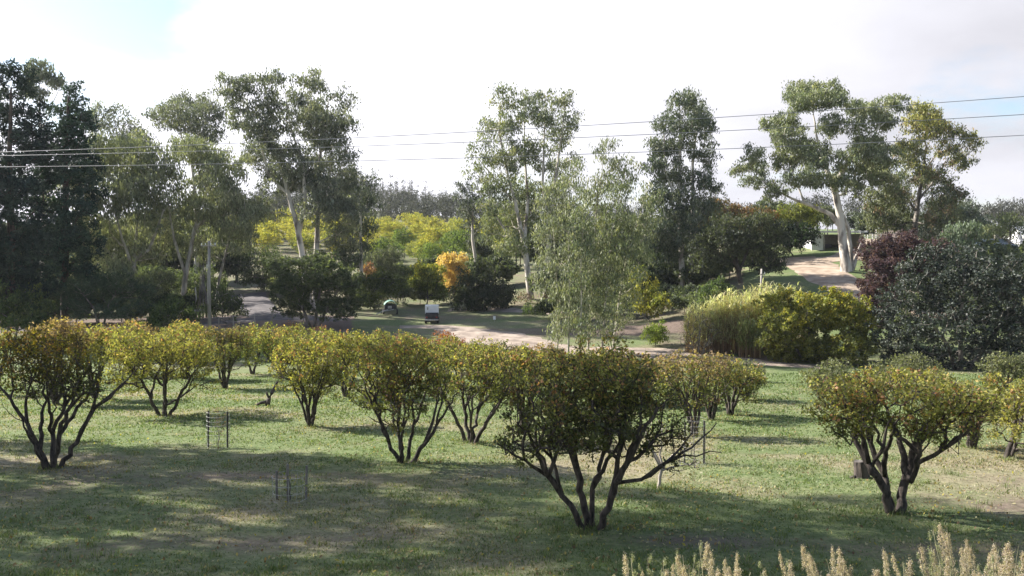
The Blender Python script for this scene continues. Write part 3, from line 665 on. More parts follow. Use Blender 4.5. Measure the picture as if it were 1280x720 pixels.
for k, (x, y, w, t) in enumerate([(1030, 486, 30, 450), (1140, 482, 36, 443), (1258, 486, 34, 440), (1108, 478, 24, 452), (690, 466, 26, 434), (935, 478, 20, 450)]):
    fruit(['rounded grey green shrub before the yellowing mulberry', 'rounded olive shrub in front of the big grey-green shrub', 'olive shrub at the right edge under the big grey-green shrub', 'thin olive shrub between the mulberry and the grey-green shrub', 'greyish low shrub at the foot of the gum saplings', 'grey green shrub at the end of the middle row'][k], (x, y),
          [(x, t + 14, w * .8, 13), (x - w * .4, t + 19, w * .55, 11), (x + w * .4, t + 18, w * .55, 12), (x, t + 24, w * .8, 9)], None, OLV2, OLV2, sp=.42, per=46, size=.12, r0=.06, name='olive_shrub', cat='shrub', group='olive shrubs along the back of the lawn', cap=300)
# young bare tree and stubs
fruit('young pale barked tree, nearly leafless, right of the shaded near tree', (824, 611), [(815, 545, 12, 14), (845, 565, 14, 10), (865, 580, 14, 6), (830, 535, 10, 14)],
      [[(822, 610, .05, 0), (827, 588, .045, 0), (815, 565, .025, -.1), (806, 540, .012, -.15)], [(827, 588, .035, 0), (828, 560, .026, .1), (829, 530, .012, .1)], [(828, 587, .035, 0), (842, 570, .022, .1), (858, 556, .01, .2)], [(828, 588, .03, 0), (848, 581, .02, -.1), (868, 574, .008, -.2)]],
      pal=[(.2, .16, .06, 2), (.13, .13, .03, 1)], top=None, sp=.3, per=6, size=.06, barkm='palebark', name='young_tree', group=None, cap=60, dens=.6)
b = ground_at(334, 507); r_ = root('dead_stub', b, 'leaning dark dead stub left behind the dense yellow green crown', 'stub')
MB().tube([(0, 0, -.05), (.08, 0, .3), (.22, .02, .6), (.5, .05, 1.15)], [.12, .11, .09, .05], 7).tube([(.05, 0, .2), (-.3, -.05, .14), (-.55, 0, .02)], [.09, .08, .06], 6).build('trunk', M['bark'], r_, smooth=True)
MB().tube([(.1, 0, .35), (.0, 0, .55), (-.02, .0, .66)], [.06, .05, .04], 6).build('broken_branch', M['bark'], r_, smooth=True)
b = ground_at(1077, 597); r_ = root('tree_stump', b, 'short dark sawn stump left of the forked trunk on the right', 'stump')
MB().tube([(0, 0, -.05), (0, 0, .06), (-.03, 0, .26), (-.05, .02, .42)], [.26, .2, .17, .16], 9).build('stump_body', M['bark'], r_, smooth=False)
MB().tube([(-.05, .02, .415), (-.05, .02, .43)], [.15, .14], 9).build('cut_face', M['greybark'], r_)
MB().tube([(.1, 0, .1), (.2, -.05, .3)], [.07, .05], 6).tube([(-.1, 0, .03), (-.36, -.1, .0)], [.08, .04], 6).build('root_flare', M['bark'], r_, smooth=True)

# tree guards: stakes with wire netting round a seedling
def guard(label, b, stakes, h, net_h, rad, twig_pal, nt, stakem, leafn=90):
    g = root('tree_guard', b, label, 'tree guard')
    for x, y, hh, lean in stakes:
        z0 = gnd(b.x + x, b.y + y) - b.z
        MB().tube([(x, y, z0 - .1), (x + lean, y, z0 + hh)], .027, 6).build('stake', M[stakem], g)
    mb = MB(); nr = int(net_h / .14)
    for i in range(nr + 1):
        z = .03 + net_h * i / nr; mb.tube([(rad * math.cos(a) * (1 + .05 * math.sin(3 * a + i)), rad * math.sin(a), z) for a in np.linspace(0, 6.283, 17)], .0035, 3)
    for a in np.linspace(0, 6.283, 15)[:-1]: mb.tube([(rad * math.cos(a), rad * math.sin(a), .02), (rad * math.cos(a), rad * math.sin(a), net_h)], .0035, 3)
    mb.build('netting', M['net'], g)
    s_ = root('seedling', b, nt, 'seedling')
    sk = Skel(); sk.limb([(0, 0, -.03), (.02, .01, h * .35), (-.03, 0, h * .8)], [.02, .017, .008], seg=.1, wob=.012, free=.2)
    K = ellip_pts([(np.array((0, 0, h * .65)), np.array((rad * .8, rad * .8, h * .36)))], .13, 1.0, cap=70); sk.connect(K, .25, .1, .1)
    link('trunk', sk.mesh('seedling_trunk', M['greybark'], .004), s_)
    C, col = foliage(K, 6, .08, .03, 3, twig_pal); C = C[:leafn] if leafn < len(C) else C
    link('crown', leaves('seedling_crown', C, .055, .55, M['leaf'], col[:len(C)], .1), s_)
guard('tree guard of two dark stakes and netting on the sunlit lawn', ground_at(273, 559), [(-.33, 0, 1.18, .03), (.33, -.1, 1.18, .02)], 1.25, 1.15, .36, [(.15, .10, .06, 2), (.11, .09, .05, 2)], 'thin brown twiggy seedling inside the dark-staked guard', 'darkpost', 150)
guard('tree guard of three grey stakes and netting in the shade edge', ground_at(362, 625), [(-.32, .1, .66, 0), (0, -.15, .86, .01), (.36, .05, .78, .03)], .8, .55, .38, [(.3, .3, .04, 3), (.2, .24, .04, 2)], 'tiny yellow leaved seedling inside the three-staked guard', 'stake', 60)
guard('tree guard with pale netting behind the pale young tree', ground_at(867, 579), [(-.26, 0, 1.2, 0), (.28, -.05, 1.22, 0)], 1.3, 1.25, .33, [(.2, .16, .09, 2), (.13, .12, .05, 2)], 'twiggy seedling inside the pale netted guard', 'darkpost', 150)

# ------------------------------------------------------------------ big trees of the middle distance
def gum(name, label, Y, base, limbs, crown, pal=GUM, **k):
    d = dict(sp=1.15, per=56, size=.36, asp=.30, droop=.45, spray=8, tip=.022, bf=.25, seg=.9, depth=.8, wob=.07, cat='tree'); d.update(k); cat = d.pop('cat'); d.setdefault('grow', 1.22); d['per'] = int(d['per'] * 1.45); d['size'] *= 1.1; d['asp'] *= 1.18; d['tip'] *= 1.45
    return tree(name, label, cat, Y, base, limbs, crown, pal, **d)
# left side
gum('pine_tree', 'very dark tall conifer at the left edge', 82, (12, 404), [[(12, 404, .45, 0), (14, 300, .38, 0), (12, 200, .25, 0), (14, 110, .1, 0)]],
    [(8, 100, 20, 26), (2, 140, 30, 34), (18, 165, 26, 30), (5, 210, 42, 40), (12, 260, 46, 40), (20, 310, 46, 40), (5, 355, 40, 30), (-40, 240, 40, 90), (-30, 330, 40, 50)], PINE, leafm='needle', barkm='pinebark', grow=1.35, cap=900, per=84, size=.42, asp=.26, droop=.2, sp=1.25)
gum('pine_tree', 'dark green conifer with layered crown, second from the left edge', 88, (80, 404), [[(80, 404, .42, 0), (82, 300, .35, 0), (82, 200, .25, 0), (86, 120, .1, 0)]],
    [(88, 122, 16, 18), (78, 150, 26, 20), (95, 165, 22, 16), (70, 185, 34, 24), (98, 200, 22, 20), (80, 230, 40, 28), (75, 275, 44, 34), (95, 310, 36, 30), (60, 330, 40, 36), (95, 350, 34, 26)], PINE2, leafm='needle', barkm='pinebark', grow=1.3, cap=900, per=80, size=.43, asp=.28, droop=.15, sp=1.25)
gum('gum_tree', 'thin gum with small tufted crown poking above the dark conifers', 98, (52, 398), [[(52, 398, .3, 0), (54, 250, .22, 0), (50, 160, .14, 0), (49, 105, .06, 0)], [(51, 165, .1, 0), (60, 135, .06, .5), (70, 108, .03, .8)]],
    [(46, 90, 16, 11), (58, 98, 10, 8), (70, 104, 9, 8), (38, 112, 8, 8), (56, 120, 10, 7), (28, 98, 8, 7)], GUM, sp=.8, per=60)
gum('gum_tree', 'grey gum showing between conifers and pale olive trees', 120, (140, 385), [],
    [(118, 150, 22, 18), (140, 146, 18, 14), (158, 165, 18, 14), (125, 185, 26, 24), (165, 185, 20, 16), (180, 172, 10, 10)], GUM, sp=1.3)
gum('olive_gum', 'pale olive weeping gum with low forked trunk right of the conifers', 96, (160, 392), [[(160, 392, .36, 0), (164, 350, .3, 0), (168, 325, .26, 0)], [(168, 325, .24, 0), (185, 312, .2, .3), (192, 290, .16, .6), (200, 262, .08, 1)], [(166, 335, .2, 0), (158, 300, .14, -1), (150, 250, .08, -2)], [(168, 325, .2, 0), (164, 280, .14, 1.5), (170, 220, .07, 2)]],
    [(130, 185, 30, 16), (150, 178, 24, 14), (110, 215, 28, 28), (150, 215, 40, 30), (185, 200, 26, 22), (120, 255, 40, 30), (170, 255, 46, 34), (110, 295, 34, 26), (155, 300, 50, 30), (100, 330, 22, 18), (140, 335, 40, 18)], OLIVE, barkm='sapbark', per=64, droop=.6, sp=1.2)
gum('olive_gum', 'pale olive weeping gum with white leaning stem above the brushwood', 99, (226, 388), [[(226, 388, .36, 0), (231, 350, .3, 0), (238, 315, .25, 0), (243, 285, .2, 0), (258, 272, .14, .4)], [(232, 345, .2, 0), (222, 300, .15, -1), (215, 240, .08, -1.6)], [(240, 305, .18, 0), (246, 250, .12, 1.2), (240, 200, .06, 1.8)], [(262, 392, .2, 1.6), (268, 350, .17, 1.6), (276, 318, .14, 1.6), (284, 280, .08, 1.8)]],
    [(225, 185, 30, 16), (250, 190, 28, 18), (275, 200, 26, 16), (205, 220, 30, 26), (245, 225, 40, 28), (285, 225, 26, 22), (215, 265, 36, 28), (265, 262, 44, 30), (300, 262, 28, 24), (235, 305, 36, 20), (290, 295, 26, 18)], OLIVE, barkm='sapbark', per=60, droop=.6, sp=1.2)
gum('gum_tree', 'spreading grey gum rising behind the weeping olive gums', 122, (245, 378), [[(245, 378, .4, 0), (246, 280, .32, 0), (240, 200, .2, 0)], [(242, 210, .16, 0), (222, 165, .1, 1)], [(242, 200, .16, 0), (258, 160, .08, -1)]],
    [(215, 148, 22, 12), (238, 130, 26, 14), (258, 140, 20, 14), (240, 150, 36, 14), (270, 155, 12, 14), (200, 158, 10, 8), (250, 170, 28, 14)], GUM, sp=1.2)
gum('gum_tree', 'tall many limbed gum left of centre with open spreading crown', 104, (392, 386), [[(386, 386, .5, 0), (380, 330, .42, 0), (372, 285, .36, 0), (360, 245, .28, .5), (348, 205, .2, .8), (338, 185, .12, 1)], [(392, 386, .42, .6), (394, 320, .36, .6), (397, 260, .3, .4), (398, 215, .22, 0), (405, 165, .12, -.4), (412, 125, .06, -.5)],
     [(374, 290, .3, 0), (384, 250, .24, -1), (382, 205, .18, -1.4), (368, 160, .1, -2), (362, 120, .05, -2)], [(360, 245, .2, .5), (330, 215, .15, 1.5), (318, 170, .1, 2), (314, 125, .05, 2)], [(400, 250, .18, 0), (422, 215, .12, .8), (435, 175, .06, 1.2)]],
    [(300, 118, 20, 15), (322, 110, 20, 10), (318, 148, 26, 20), (352, 108, 16, 9), (362, 118, 16, 12), (345, 150, 22, 16), (400, 112, 20, 13), (425, 122, 16, 14), (410, 148, 26, 18), (378, 160, 26, 18), (434, 155, 12, 18), (380, 130, 20, 14), (395, 150, 20, 14), (365, 200, 26, 16), (335, 170, 18, 14), (340, 128, 16, 12), (410, 172, 24, 16), (410, 238, 26, 16), (350, 182, 26, 18), (318, 190, 24, 22), (400, 190, 28, 16), (435, 190, 12, 14), (380, 215, 40, 16), (430, 222, 18, 14), (340, 225, 34, 16), (425, 250, 26, 20), (400, 262, 26, 20), (440, 262, 14, 14), (420, 288, 26, 20), (330, 262, 20, 16)],
    GUM, sp=1.0, per=60)
gum('gum_tree', 'small dark gum at the right shoulder of the tall open gum', 112, (452, 372), [], [(446, 214, 12, 10), (458, 228, 12, 12), (448, 248, 20, 16), (465, 250, 8, 10), (450, 280, 20, 18), (440, 310, 24, 20)], [(0.072, 0.092, 0.067, 3), (0.104, 0.123, 0.085, 2)], sp=1.1)
gum('round_tree', 'round dark green tree with branches to the ground left of the parked vehicle', 88, (392, 412), [[(388, 412, .2, 0), (380, 385, .15, -.5), (370, 355, .08, -1)], [(392, 412, .2, .2), (396, 380, .15, .6), (400, 345, .08, 1)], [(396, 412, .18, 0), (410, 385, .13, -.3), (425, 360, .07, -.6)]],
    [(370, 345, 26, 22), (405, 338, 28, 22), (395, 328, 20, 12), (358, 368, 22, 18), (430, 355, 22, 22), (395, 365, 34, 22), (440, 375, 14, 16), (365, 385, 22, 12), (420, 385, 26, 14)], DARKSH, leafm='leaf', barkm='greybark', sp=.8, per=54, size=.26, asp=.4, droop=.2, tip=.016)
gum('dark_shrub', 'dark shrub behind the road under the yellow hillside orchard', 122, (325, 360), [], [(310, 330, 16, 18), (330, 325, 20, 20), (350, 335, 16, 18), (325, 348, 30, 12)], DARKSH, leafm='leaf', barkm='greybark', sp=1, per=50, size=.3, cat='shrub', trunk_r=.15)
gum('dark_shrub', 'dark leafy shrub under the white leaning gum stem, by the power pole', 90, (285, 402), [], [(278, 380, 18, 14), (262, 388, 14, 12), (292, 386, 12, 12), (278, 366, 12, 8)], BUSH[:1] + DARKSH, leafm='leaf', barkm='greybark', sp=.7, per=50, size=.24, cat='shrub', trunk_r=.1)
gum('feathery_tree', 'low feathery dark green tree under the pale olive weeping gum', 84, (126, 412), [[(125, 412, .12, 0), (120, 385, .09, -.4), (105, 362, .04, -.8)], [(127, 412, .12, 0), (132, 382, .09, .5), (145, 360, .04, .8)]],
    [(105, 358, 24, 12), (140, 352, 28, 13), (165, 364, 22, 12), (90, 372, 18, 12), (128, 362, 34, 12), (178, 380, 12, 10), (155, 385, 24, 10), (100, 388, 22, 10)], FEATH, leafm='needle', barkm='greybark', sp=.7, per=70, size=.26, asp=.14, droop=.3, tip=.014)
gum('shrub', 'leafy green shrub low at the left edge under the conifer', 80, (18, 420), [], [(5, 372, 22, 18), (28, 378, 22, 18), (45, 388, 14, 12), (10, 398, 30, 14), (-20, 380, 20, 20), (40, 402, 22, 10)], [(0.096, 0.134, 0.056, 3), (0.144, 0.174, 0.065, 2), (0.056, 0.079, 0.041, 2)], leafm='leaf', barkm='greybark', sp=.75, per=54, size=.25, asp=.45, cat='shrub', trunk_r=.12)
gum('shrub', 'bright green shrub between feathery tree and power pole', 84, (212, 414), [], [(200, 390, 16, 12), (218, 384, 16, 12), (235, 396, 14, 10), (208, 402, 26, 9), (190, 402, 10, 8)], BUSH, leafm='leaf', barkm='greybark', sp=.65, per=54, size=.22, asp=.45, cat='shrub', trunk_r=.1)
gum('shrub', 'small dull shrub behind the feathery tree beside fallen branches', 94, (195, 398), [], [(185, 352, 14, 12), (198, 348, 14, 12), (190, 368, 18, 14)], OLIVE, leafm='leaf', barkm='greybark', sp=.7, per=50, size=.24, cat='shrub', trunk_r=.1)
gum('shrub', 'dark undergrowth bush below the second conifer', 92, (70, 402), [], [(55, 365, 24, 18), (85, 370, 20, 18), (70, 385, 34, 14)], DARKSH, leafm='leaf', barkm='greybark', sp=.85, per=54, size=.26, cat='shrub', trunk_r=.12)
gum('shrub', 'dark undergrowth bush behind trunks of the weeping gums', 112, (200, 385), [], [(165, 352, 24, 18), (205, 350, 26, 20), (245, 352, 24, 18), (270, 350, 18, 16), (215, 368, 50, 12)], DARKSH, leafm='leaf', barkm='greybark', sp=1.0, per=50, size=.3, cat='shrub', trunk_r=.12)
gum('shrub', 'dark undergrowth bush far back at the left edge', 104, (30, 395), [], [(0, 345, 30, 24), (40, 345, 26, 22), (110, 350, 26, 20), (80, 350, 24, 20)], DARKSH, leafm='leaf', barkm='greybark', sp=1.1, per=50, size=.3, cat='shrub', trunk_r=.12)
# middle
gum('gum_tree', 'broad gum of many upright stems on a double trunk, centre', 112, (668, 376), [[(664, 376, .5, 0), (660, 345, .44, 0), (656, 310, .38, 0), (648, 270, .28, 0), (636, 225, .18, -.8), (624, 165, .1, -1.2), (626, 130, .04, -1.2)], [(682, 378, .48, .8), (683, 340, .42, .8), (688, 290, .34, .6), (692, 240, .24, .4), (700, 185, .14, .6), (706, 140, .05, .8)],
     [(655, 305, .28, 0), (660, 250, .22, 1.2), (656, 190, .14, 1.8), (655, 130, .05, 2)], [(688, 290, .25, .6), (678, 230, .18, -.6), (680, 170, .11, -1), (682, 122, .04, -1)], [(656, 320, .2, 0), (632, 290, .14, -.8), (612, 255, .08, -1.4)], [(640, 250, .14, 0), (612, 215, .09, .8), (596, 195, .04, 1)]],
    [(630, 132, 16, 16), (655, 124, 14, 12), (680, 118, 14, 10), (702, 128, 14, 14), (716, 150, 12, 16), (615, 160, 16, 18), (642, 160, 20, 20), (672, 150, 20, 18), (700, 170, 18, 18), (602, 195, 16, 18), (632, 198, 24, 20), (668, 195, 24, 20), (706, 205, 18, 18), (592, 212, 10, 10), (618, 235, 26, 20), (655, 240, 26, 22), (692, 240, 24, 22), (632, 272, 24, 20), (668, 275, 22, 20), (618, 290, 16, 18), (640, 305, 20, 16), (610, 262, 12, 14)],
    BRIGHTGUM, sp=1.05, per=54)
gum('gum_tree', 'small grey gum low beside the left of the broad central gum', 128, (598, 368), [], [(578, 240, 13, 11), (596, 252, 12, 12), (584, 262, 14, 12), (606, 275, 12, 14), (590, 285, 12, 12)], [(0.080, 0.098, 0.083, 3), (0.112, 0.126, 0.102, 2)], sp=1.0, per=44)
gum('gum_tree', 'tall narrow gum with clumped dark crown right of the saplings', 108, (858, 382), [[(852, 382, .42, 0), (852, 310, .34, 0), (848, 250, .25, 0), (850, 190, .15, 0), (850, 130, .05, 0)], [(864, 382, .42, .7), (866, 320, .34, .7), (868, 260, .26, .8), (868, 200, .17, 1), (876, 145, .05, 1.2)], [(850, 260, .14, 0), (830, 215, .09, -.8), (828, 170, .04, -1)], [(868, 280, .14, .8), (885, 258, .08, .2), (898, 240, .03, 0)]],
    [(852, 132, 18, 14), (876, 136, 15, 14), (834, 155, 14, 12), (860, 160, 24, 14), (886, 162, 12, 16), (825, 182, 16, 14), (850, 190, 24, 16), (882, 195, 17, 14), (818, 208, 14, 12), (845, 222, 26, 16), (878, 228, 18, 14), (896, 235, 9, 8), (832, 250, 26, 16), (865, 258, 24, 16), (885, 270, 12, 12), (845, 285, 30, 18), (825, 300, 22, 18), (880, 295, 14, 14), (850, 312, 26, 14)],
    [(0.099, 0.126, 0.083, 3), (0.144, 0.167, 0.107, 3), (0.067, 0.088, 0.067, 2), (0.192, 0.205, 0.130, 1)], sp=1.0, per=62)
sapl = [('first of the slim gum saplings from the left, pale stem', (697, 442), 74, 690, 250, .09, [(688, 255, 18, 26), (700, 232, 14, 18), (690, 300, 20, 34), (684, 345, 16, 30), (696, 385, 12, 26), (698, 412, 9, 16)]),
        ('second slim gum sapling from the left with long narrow crown', (710, 446), 72, 712, 220, .10, [(714, 225, 16, 22), (708, 265, 20, 26), (716, 315, 18, 36), (708, 365, 16, 30), (714, 400, 10, 20), (700, 412, 9, 16)]),
        ('tallest slim gum sapling at the top of the clump', (735, 440), 76, 758, 175, .12, [(757, 188, 13, 20), (764, 215, 18, 20), (750, 240, 20, 24), (742, 285, 22, 32), (738, 335, 20, 34), (735, 380, 14, 28), (735, 412, 9, 16)]),
        ('gum sapling right of the tallest with yellowish lower stem', (752, 438), 75, 782, 210, .10, [(784, 218, 16, 20), (775, 250, 20, 26), (768, 300, 22, 34), (760, 345, 18, 30), (756, 385, 14, 24), (756, 412, 9, 16)]),
        ('rightmost gum sapling of the clump with leaning crown', (766, 436), 77, 812, 235, .10, [(812, 248, 15, 18), (800, 280, 22, 24), (792, 320, 22, 30), (782, 360, 20, 28), (775, 395, 14, 20)]),
        ('gum sapling with bare pale stem standing in front middle of the clump', (724, 447), 71, 730, 260, .09, [(730, 262, 15, 22), (728, 300, 17, 30), (722, 350, 15, 30), (726, 395, 11, 24), (727, 412, 9, 16)])]
for lab, b, Y, tx, ty, r, cr in sapl:
    gum('gum_sapling', lab, Y, b, [[(b[0], b[1], r, 0), (b[0] + (tx - b[0]) * .15 + 2, b[1] - (b[1] - ty) * .33, r * .8, .1), (b[0] + (tx - b[0]) * .45, b[1] - (b[1] - ty) * .65, r * .5, .2), (tx, ty, r * .15, .3)]], cr, OLIVE if lab[0] in 'fst' else BRIGHTGUM,
        group='slim gum saplings standing in one clump', barkm='sapbark', sp=.72, per=38, size=.27, asp=.26, droop=.55, tip=.012, seg=.6, free=.3, cr=.72, spread=.4)
gum('dark_shrub', 'wide dark shrub right of the orange tree', 106, (606, 388), [], [(590, 350, 18, 16), (610, 345, 18, 18), (625, 362, 16, 16), (580, 370, 22, 16), (605, 372, 30, 16), (632, 376, 12, 10), (600, 330, 8, 10)], [(0.045, 0.057, 0.037, 3), (0.072, 0.082, 0.048, 2)], leafm='leaf', barkm='greybark', sp=.85, per=56, size=.26, asp=.45, cat='shrub', trunk_r=.14)
gum('orange_tree', 'golden orange autumn tree below the hillside orchard', 122, (566, 372), [], [(560, 330, 11, 10), (572, 328, 9, 9), (568, 345, 14, 12), (576, 350, 9, 10), (562, 354, 8, 8)], GOLD, leafm='leaf', barkm='greybark', grow=1.45, sp=.75, per=64, size=.26, asp=.5, trunk_r=.1, jit=.12)
gum('fruit_tree', 'yellow green fruit tree left of the golden orange tree', 114, (533, 386), [], [(525, 340, 14, 10), (542, 342, 14, 11), (520, 355, 12, 10), (538, 358, 18, 12), (548, 366, 10, 8)], GRN, leafm='leaf', barkm='bark', sp=.7, per=56, size=.25, asp=.5, top=YEL, trunk_r=.12)
gum('shrub', 'rounded grey green bush below the hillside orchard', 135, (480, 365), [], [(470, 325, 14, 12), (488, 322, 13, 12), (480, 335, 18, 10)], [(.10, .115, .08, 3), (.135, .145, .10, 2), (.07, .08, .055, 2)], leafm='leaf', barkm='greybark', sp=.9, per=52, size=.3, asp=.4, cat='shrub', trunk_r=.12)
gum('shrub', 'mid green bush right of the round dark tree', 106, (468, 392), [], [(455, 355, 14, 14), (475, 350, 16, 14), (490, 360, 12, 14), (465, 370, 22, 14), (450, 378, 12, 10)], [(.085, .105, .035, 3), (.12, .135, .045, 2), (.055, .07, .028, 2)], leafm='leaf', barkm='greybark', sp=.8, per=54, size=.26, asp=.4, cat='shrub', trunk_r=.12)
gum('shrub', 'rust leaved shrub between grey green bush and mid green bush', 126, (460, 362), [], [(458, 337, 7, 6), (464, 342, 6, 6)], RUSTP, leafm='leaf', barkm='greybark', sp=.7, per=50, size=.26, asp=.5, cat='shrub', trunk_r=.08)
gum('shrub', 'dark slender shrub behind the pale canopied trailer', 112, (503, 386), [], [(500, 355, 10, 14), (508, 345, 10, 12), (504, 370, 12, 12)], DARKSH, leafm='leaf', barkm='greybark', sp=.8, per=54, size=.26, cat='shrub', trunk_r=.1)
gum('yellow_shrub', 'golden yellow shrub in the shade right of the saplings', 92, (812, 402), [], [(800, 345, 10, 9), (812, 362, 12, 12), (822, 380, 12, 12), (806, 382, 14, 12), (798, 365, 9, 10)], YEL, leafm='leaf', barkm='greybark', sp=.65, per=50, size=.22, asp=.5, cat='shrub', trunk_r=.08)
gum('shrub', 'small lime green shrub at the edge of the bare dirt', 79, (819, 431), [], [(812, 413, 10, 8), (824, 412, 10, 9), (820, 420, 15, 7)], [(.15, .20, .035, 3), (.20, .24, .045, 2), (.10, .14, .03, 1)], leafm='leaf', barkm='greybark', sp=.5, per=50, size=.17, asp=.4, cat='shrub', trunk_r=.06)
gum('shrub', 'low green bush at the foot of the double trunk', 100, (668, 398), [], [(660, 388, 10, 7), (676, 386, 9, 7)], BUSH, leafm='leaf', barkm='greybark', sp=.55, per=46, size=.2, cat='shrub', trunk_r=.06)
gum('shrub', 'dry brown brush at the base of double trunk gum', 108, (690, 384), [], [(690, 368, 12, 8), (702, 360, 10, 10), (655, 372, 9, 6)], [(.12, .08, .06, 3), (.09, .07, .045, 2)], leafm='dry', barkm='greybark', sp=.6, per=36, size=.22, asp=.25, cat='shrub', trunk_r=.05)
gum('dark_tree', 'dense dark tree filling in below the tall narrow gum', 116, (838, 376), [], [(815, 325, 22, 18), (842, 335, 26, 20), (868, 345, 20, 18), (825, 350, 26, 16), (855, 362, 26, 14), (795, 340, 16, 20), (880, 325, 14, 18)], [(0.048, 0.066, 0.041, 3), (0.077, 0.098, 0.056, 2), (0.032, 0.047, 0.033, 2)], leafm='leaf', barkm='greybark', sp=1.0, per=58, size=.3, asp=.4, trunk_r=.25)
gum('dark_tree', 'shadowy bush behind the gum saplings', 118, (760, 372), [], [(740, 335, 24, 20), (770, 330, 24, 22), (755, 352, 30, 16), (720, 345, 18, 18)], [(0.054, 0.073, 0.048, 3), (0.088, 0.111, 0.063, 2)], leafm='leaf', barkm='greybark', sp=1.05, per=52, size=.3, asp=.4, trunk_r=.2)
gum('broad_tree', 'broad dark olive tree with forked trunk beside the driveway', 98, (928, 354), [[(926, 354, .3, 0), (922, 335, .26, 0), (910, 315, .18, -.6), (898, 295, .08, -1)], [(924, 340, .2, 0), (935, 318, .16, .8), (945, 298, .07, 1.2)], [(922, 332, .18, 0), (920, 300, .12, .6), (925, 280, .05, .8)]],
    [(905, 285, 24, 14), (935, 280, 26, 13), (958, 292, 20, 15), (888, 305, 22, 16), (920, 300, 30, 16), (950, 310, 26, 16), (970, 318, 14, 14), (882, 328, 20, 14), (960, 332, 18, 10), (900, 322, 20, 12)], [(0.064, 0.076, 0.052, 3), (0.099, 0.111, 0.067, 3), (0.042, 0.054, 0.037, 2)], leafm='leaf', barkm='bark', sp=.85, per=56, size=.26, asp=.4)
gum('rust_tree', 'tree with brownish orange leaves behind the broad dark olive tree', 122, (900, 335), [], [(885, 275, 16, 12), (905, 265, 20, 12), (930, 268, 22, 9), (955, 272, 18, 9), (895, 258, 14, 7), (915, 282, 30, 10)], [(.17, .095, .055, 3), (.12, .10, .045, 2), (.20, .12, .06, 2), (.08, .09, .04, 2)], leafm='leaf', barkm='greybark', sp=.95, per=52, size=.3, asp=.4, trunk_r=.18)
gum('shrub', 'bright green rounded shrub left of the reed clump', 86, (900, 400), [], [(895, 362, 14, 12), (908, 358, 12, 11), (885, 374, 14, 12), (905, 378, 18, 14), (918, 372, 10, 12)], BUSH, leafm='leaf', barkm='greybark', sp=.65, per=60, size=.2, asp=.45, cat='shrub', trunk_r=.1)
gum('leafy_tree', 'yellow green leafy tree beside the white shed', 126, (985, 322), [], [(985, 268, 20, 10), (1005, 265, 18, 9), (970, 275, 16, 10), (1015, 275, 12, 10)], [(.16, .18, .04, 3), (.21, .21, .05, 2), (.10, .12, .03, 2)], leafm='leaf', barkm='greybark', sp=.9, per=54, size=.28, asp=.45, trunk_r=.14)
gum('dark_shrub', 'dark green spreading shrub against the white shed', 121, (992, 322), [], [(975, 292, 16, 10), (995, 288, 20, 10), (1012, 292, 12, 10), (990, 302, 26, 9), (968, 304, 12, 8)], [(.030, .055, .026, 3), (.05, .08, .034, 2), (.02, .034, .02, 2)], leafm='leaf', barkm='greybark', sp=.8, per=58, size=.26, asp=.45, cat='shrub', trunk_r=.12)
# right side
gum('gum_tree', 'great spreading gum with white trunk beside the driveway', 106, (1058, 342), [[(1058, 342, .75, 0), (1056, 322, .62, 0), (1053, 295, .54, 0), (1050, 270, .48, 0), (1045, 245, .42, 0), (1038, 222, .34, .2), (1030, 198, .22, .4), (1022, 165, .12, .6), (1018, 130, .05, .7)], [(1043, 238, .32, 0), (1050, 215, .28, -.6), (1060, 200, .22, -1), (1078, 188, .16, -1.4), (1092, 160, .08, -1.6), (1095, 135, .04, -1.6)],
     [(1052, 285, .34, 0), (1040, 268, .28, .4), (1020, 258, .22, .8), (995, 248, .15, 1.2), (965, 232, .07, 1.5), (942, 205, .04, 1.6)], [(1068, 342, .36, .9), (1067, 315, .3, .9), (1064, 290, .26, .7), (1056, 268, .2, .4)], [(1070, 336, .3, 1.0), (1077, 314, .18, 1.1), (1083, 300, .12, 1.2)], [(1010, 255, .14, 1), (1000, 225, .1, 1.6), (985, 175, .05, 2)]],
    [(1000, 112, 18, 10), (1022, 104, 22, 9), (1046, 110, 20, 11), (992, 130, 16, 12), (1020, 126, 28, 12), (1052, 126, 16, 9), (960, 155, 12, 8), (980, 150, 10, 8), (1000, 152, 20, 14), (1035, 158, 20, 14), (975, 172, 18, 12), (1010, 176, 24, 12), (1092, 128, 18, 9), (1112, 136, 16, 11), (1078, 142, 16, 11), (1100, 152, 20, 11), (1066, 158, 16, 11), (1118, 150, 10, 10), (940, 196, 16, 11), (928, 212, 9, 8), (958, 208, 16, 11), (985, 200, 20, 11), (1015, 205, 20, 10), (955, 226, 18, 8), (982, 228, 22, 10), (1008, 226, 14, 9), (1070, 182, 20, 11), (1095, 178, 16, 11), (1050, 182, 12, 10), (1085, 202, 22, 11), (1062, 215, 18, 10), (1100, 205, 14, 12), (1070, 235, 14, 10), (1024, 196, 14, 10), (1032, 232, 16, 10), (1000, 188, 20, 11), (1046, 200, 16, 10), (990, 146, 16, 10), (1060, 196, 18, 10), (1090, 222, 18, 11), (968, 240, 18, 7), (1110, 185, 16, 12), (1105, 225, 18, 12)],
    BRIGHTGUM, sp=.85, per=66, size=.34, seg=.8, bf=.2)
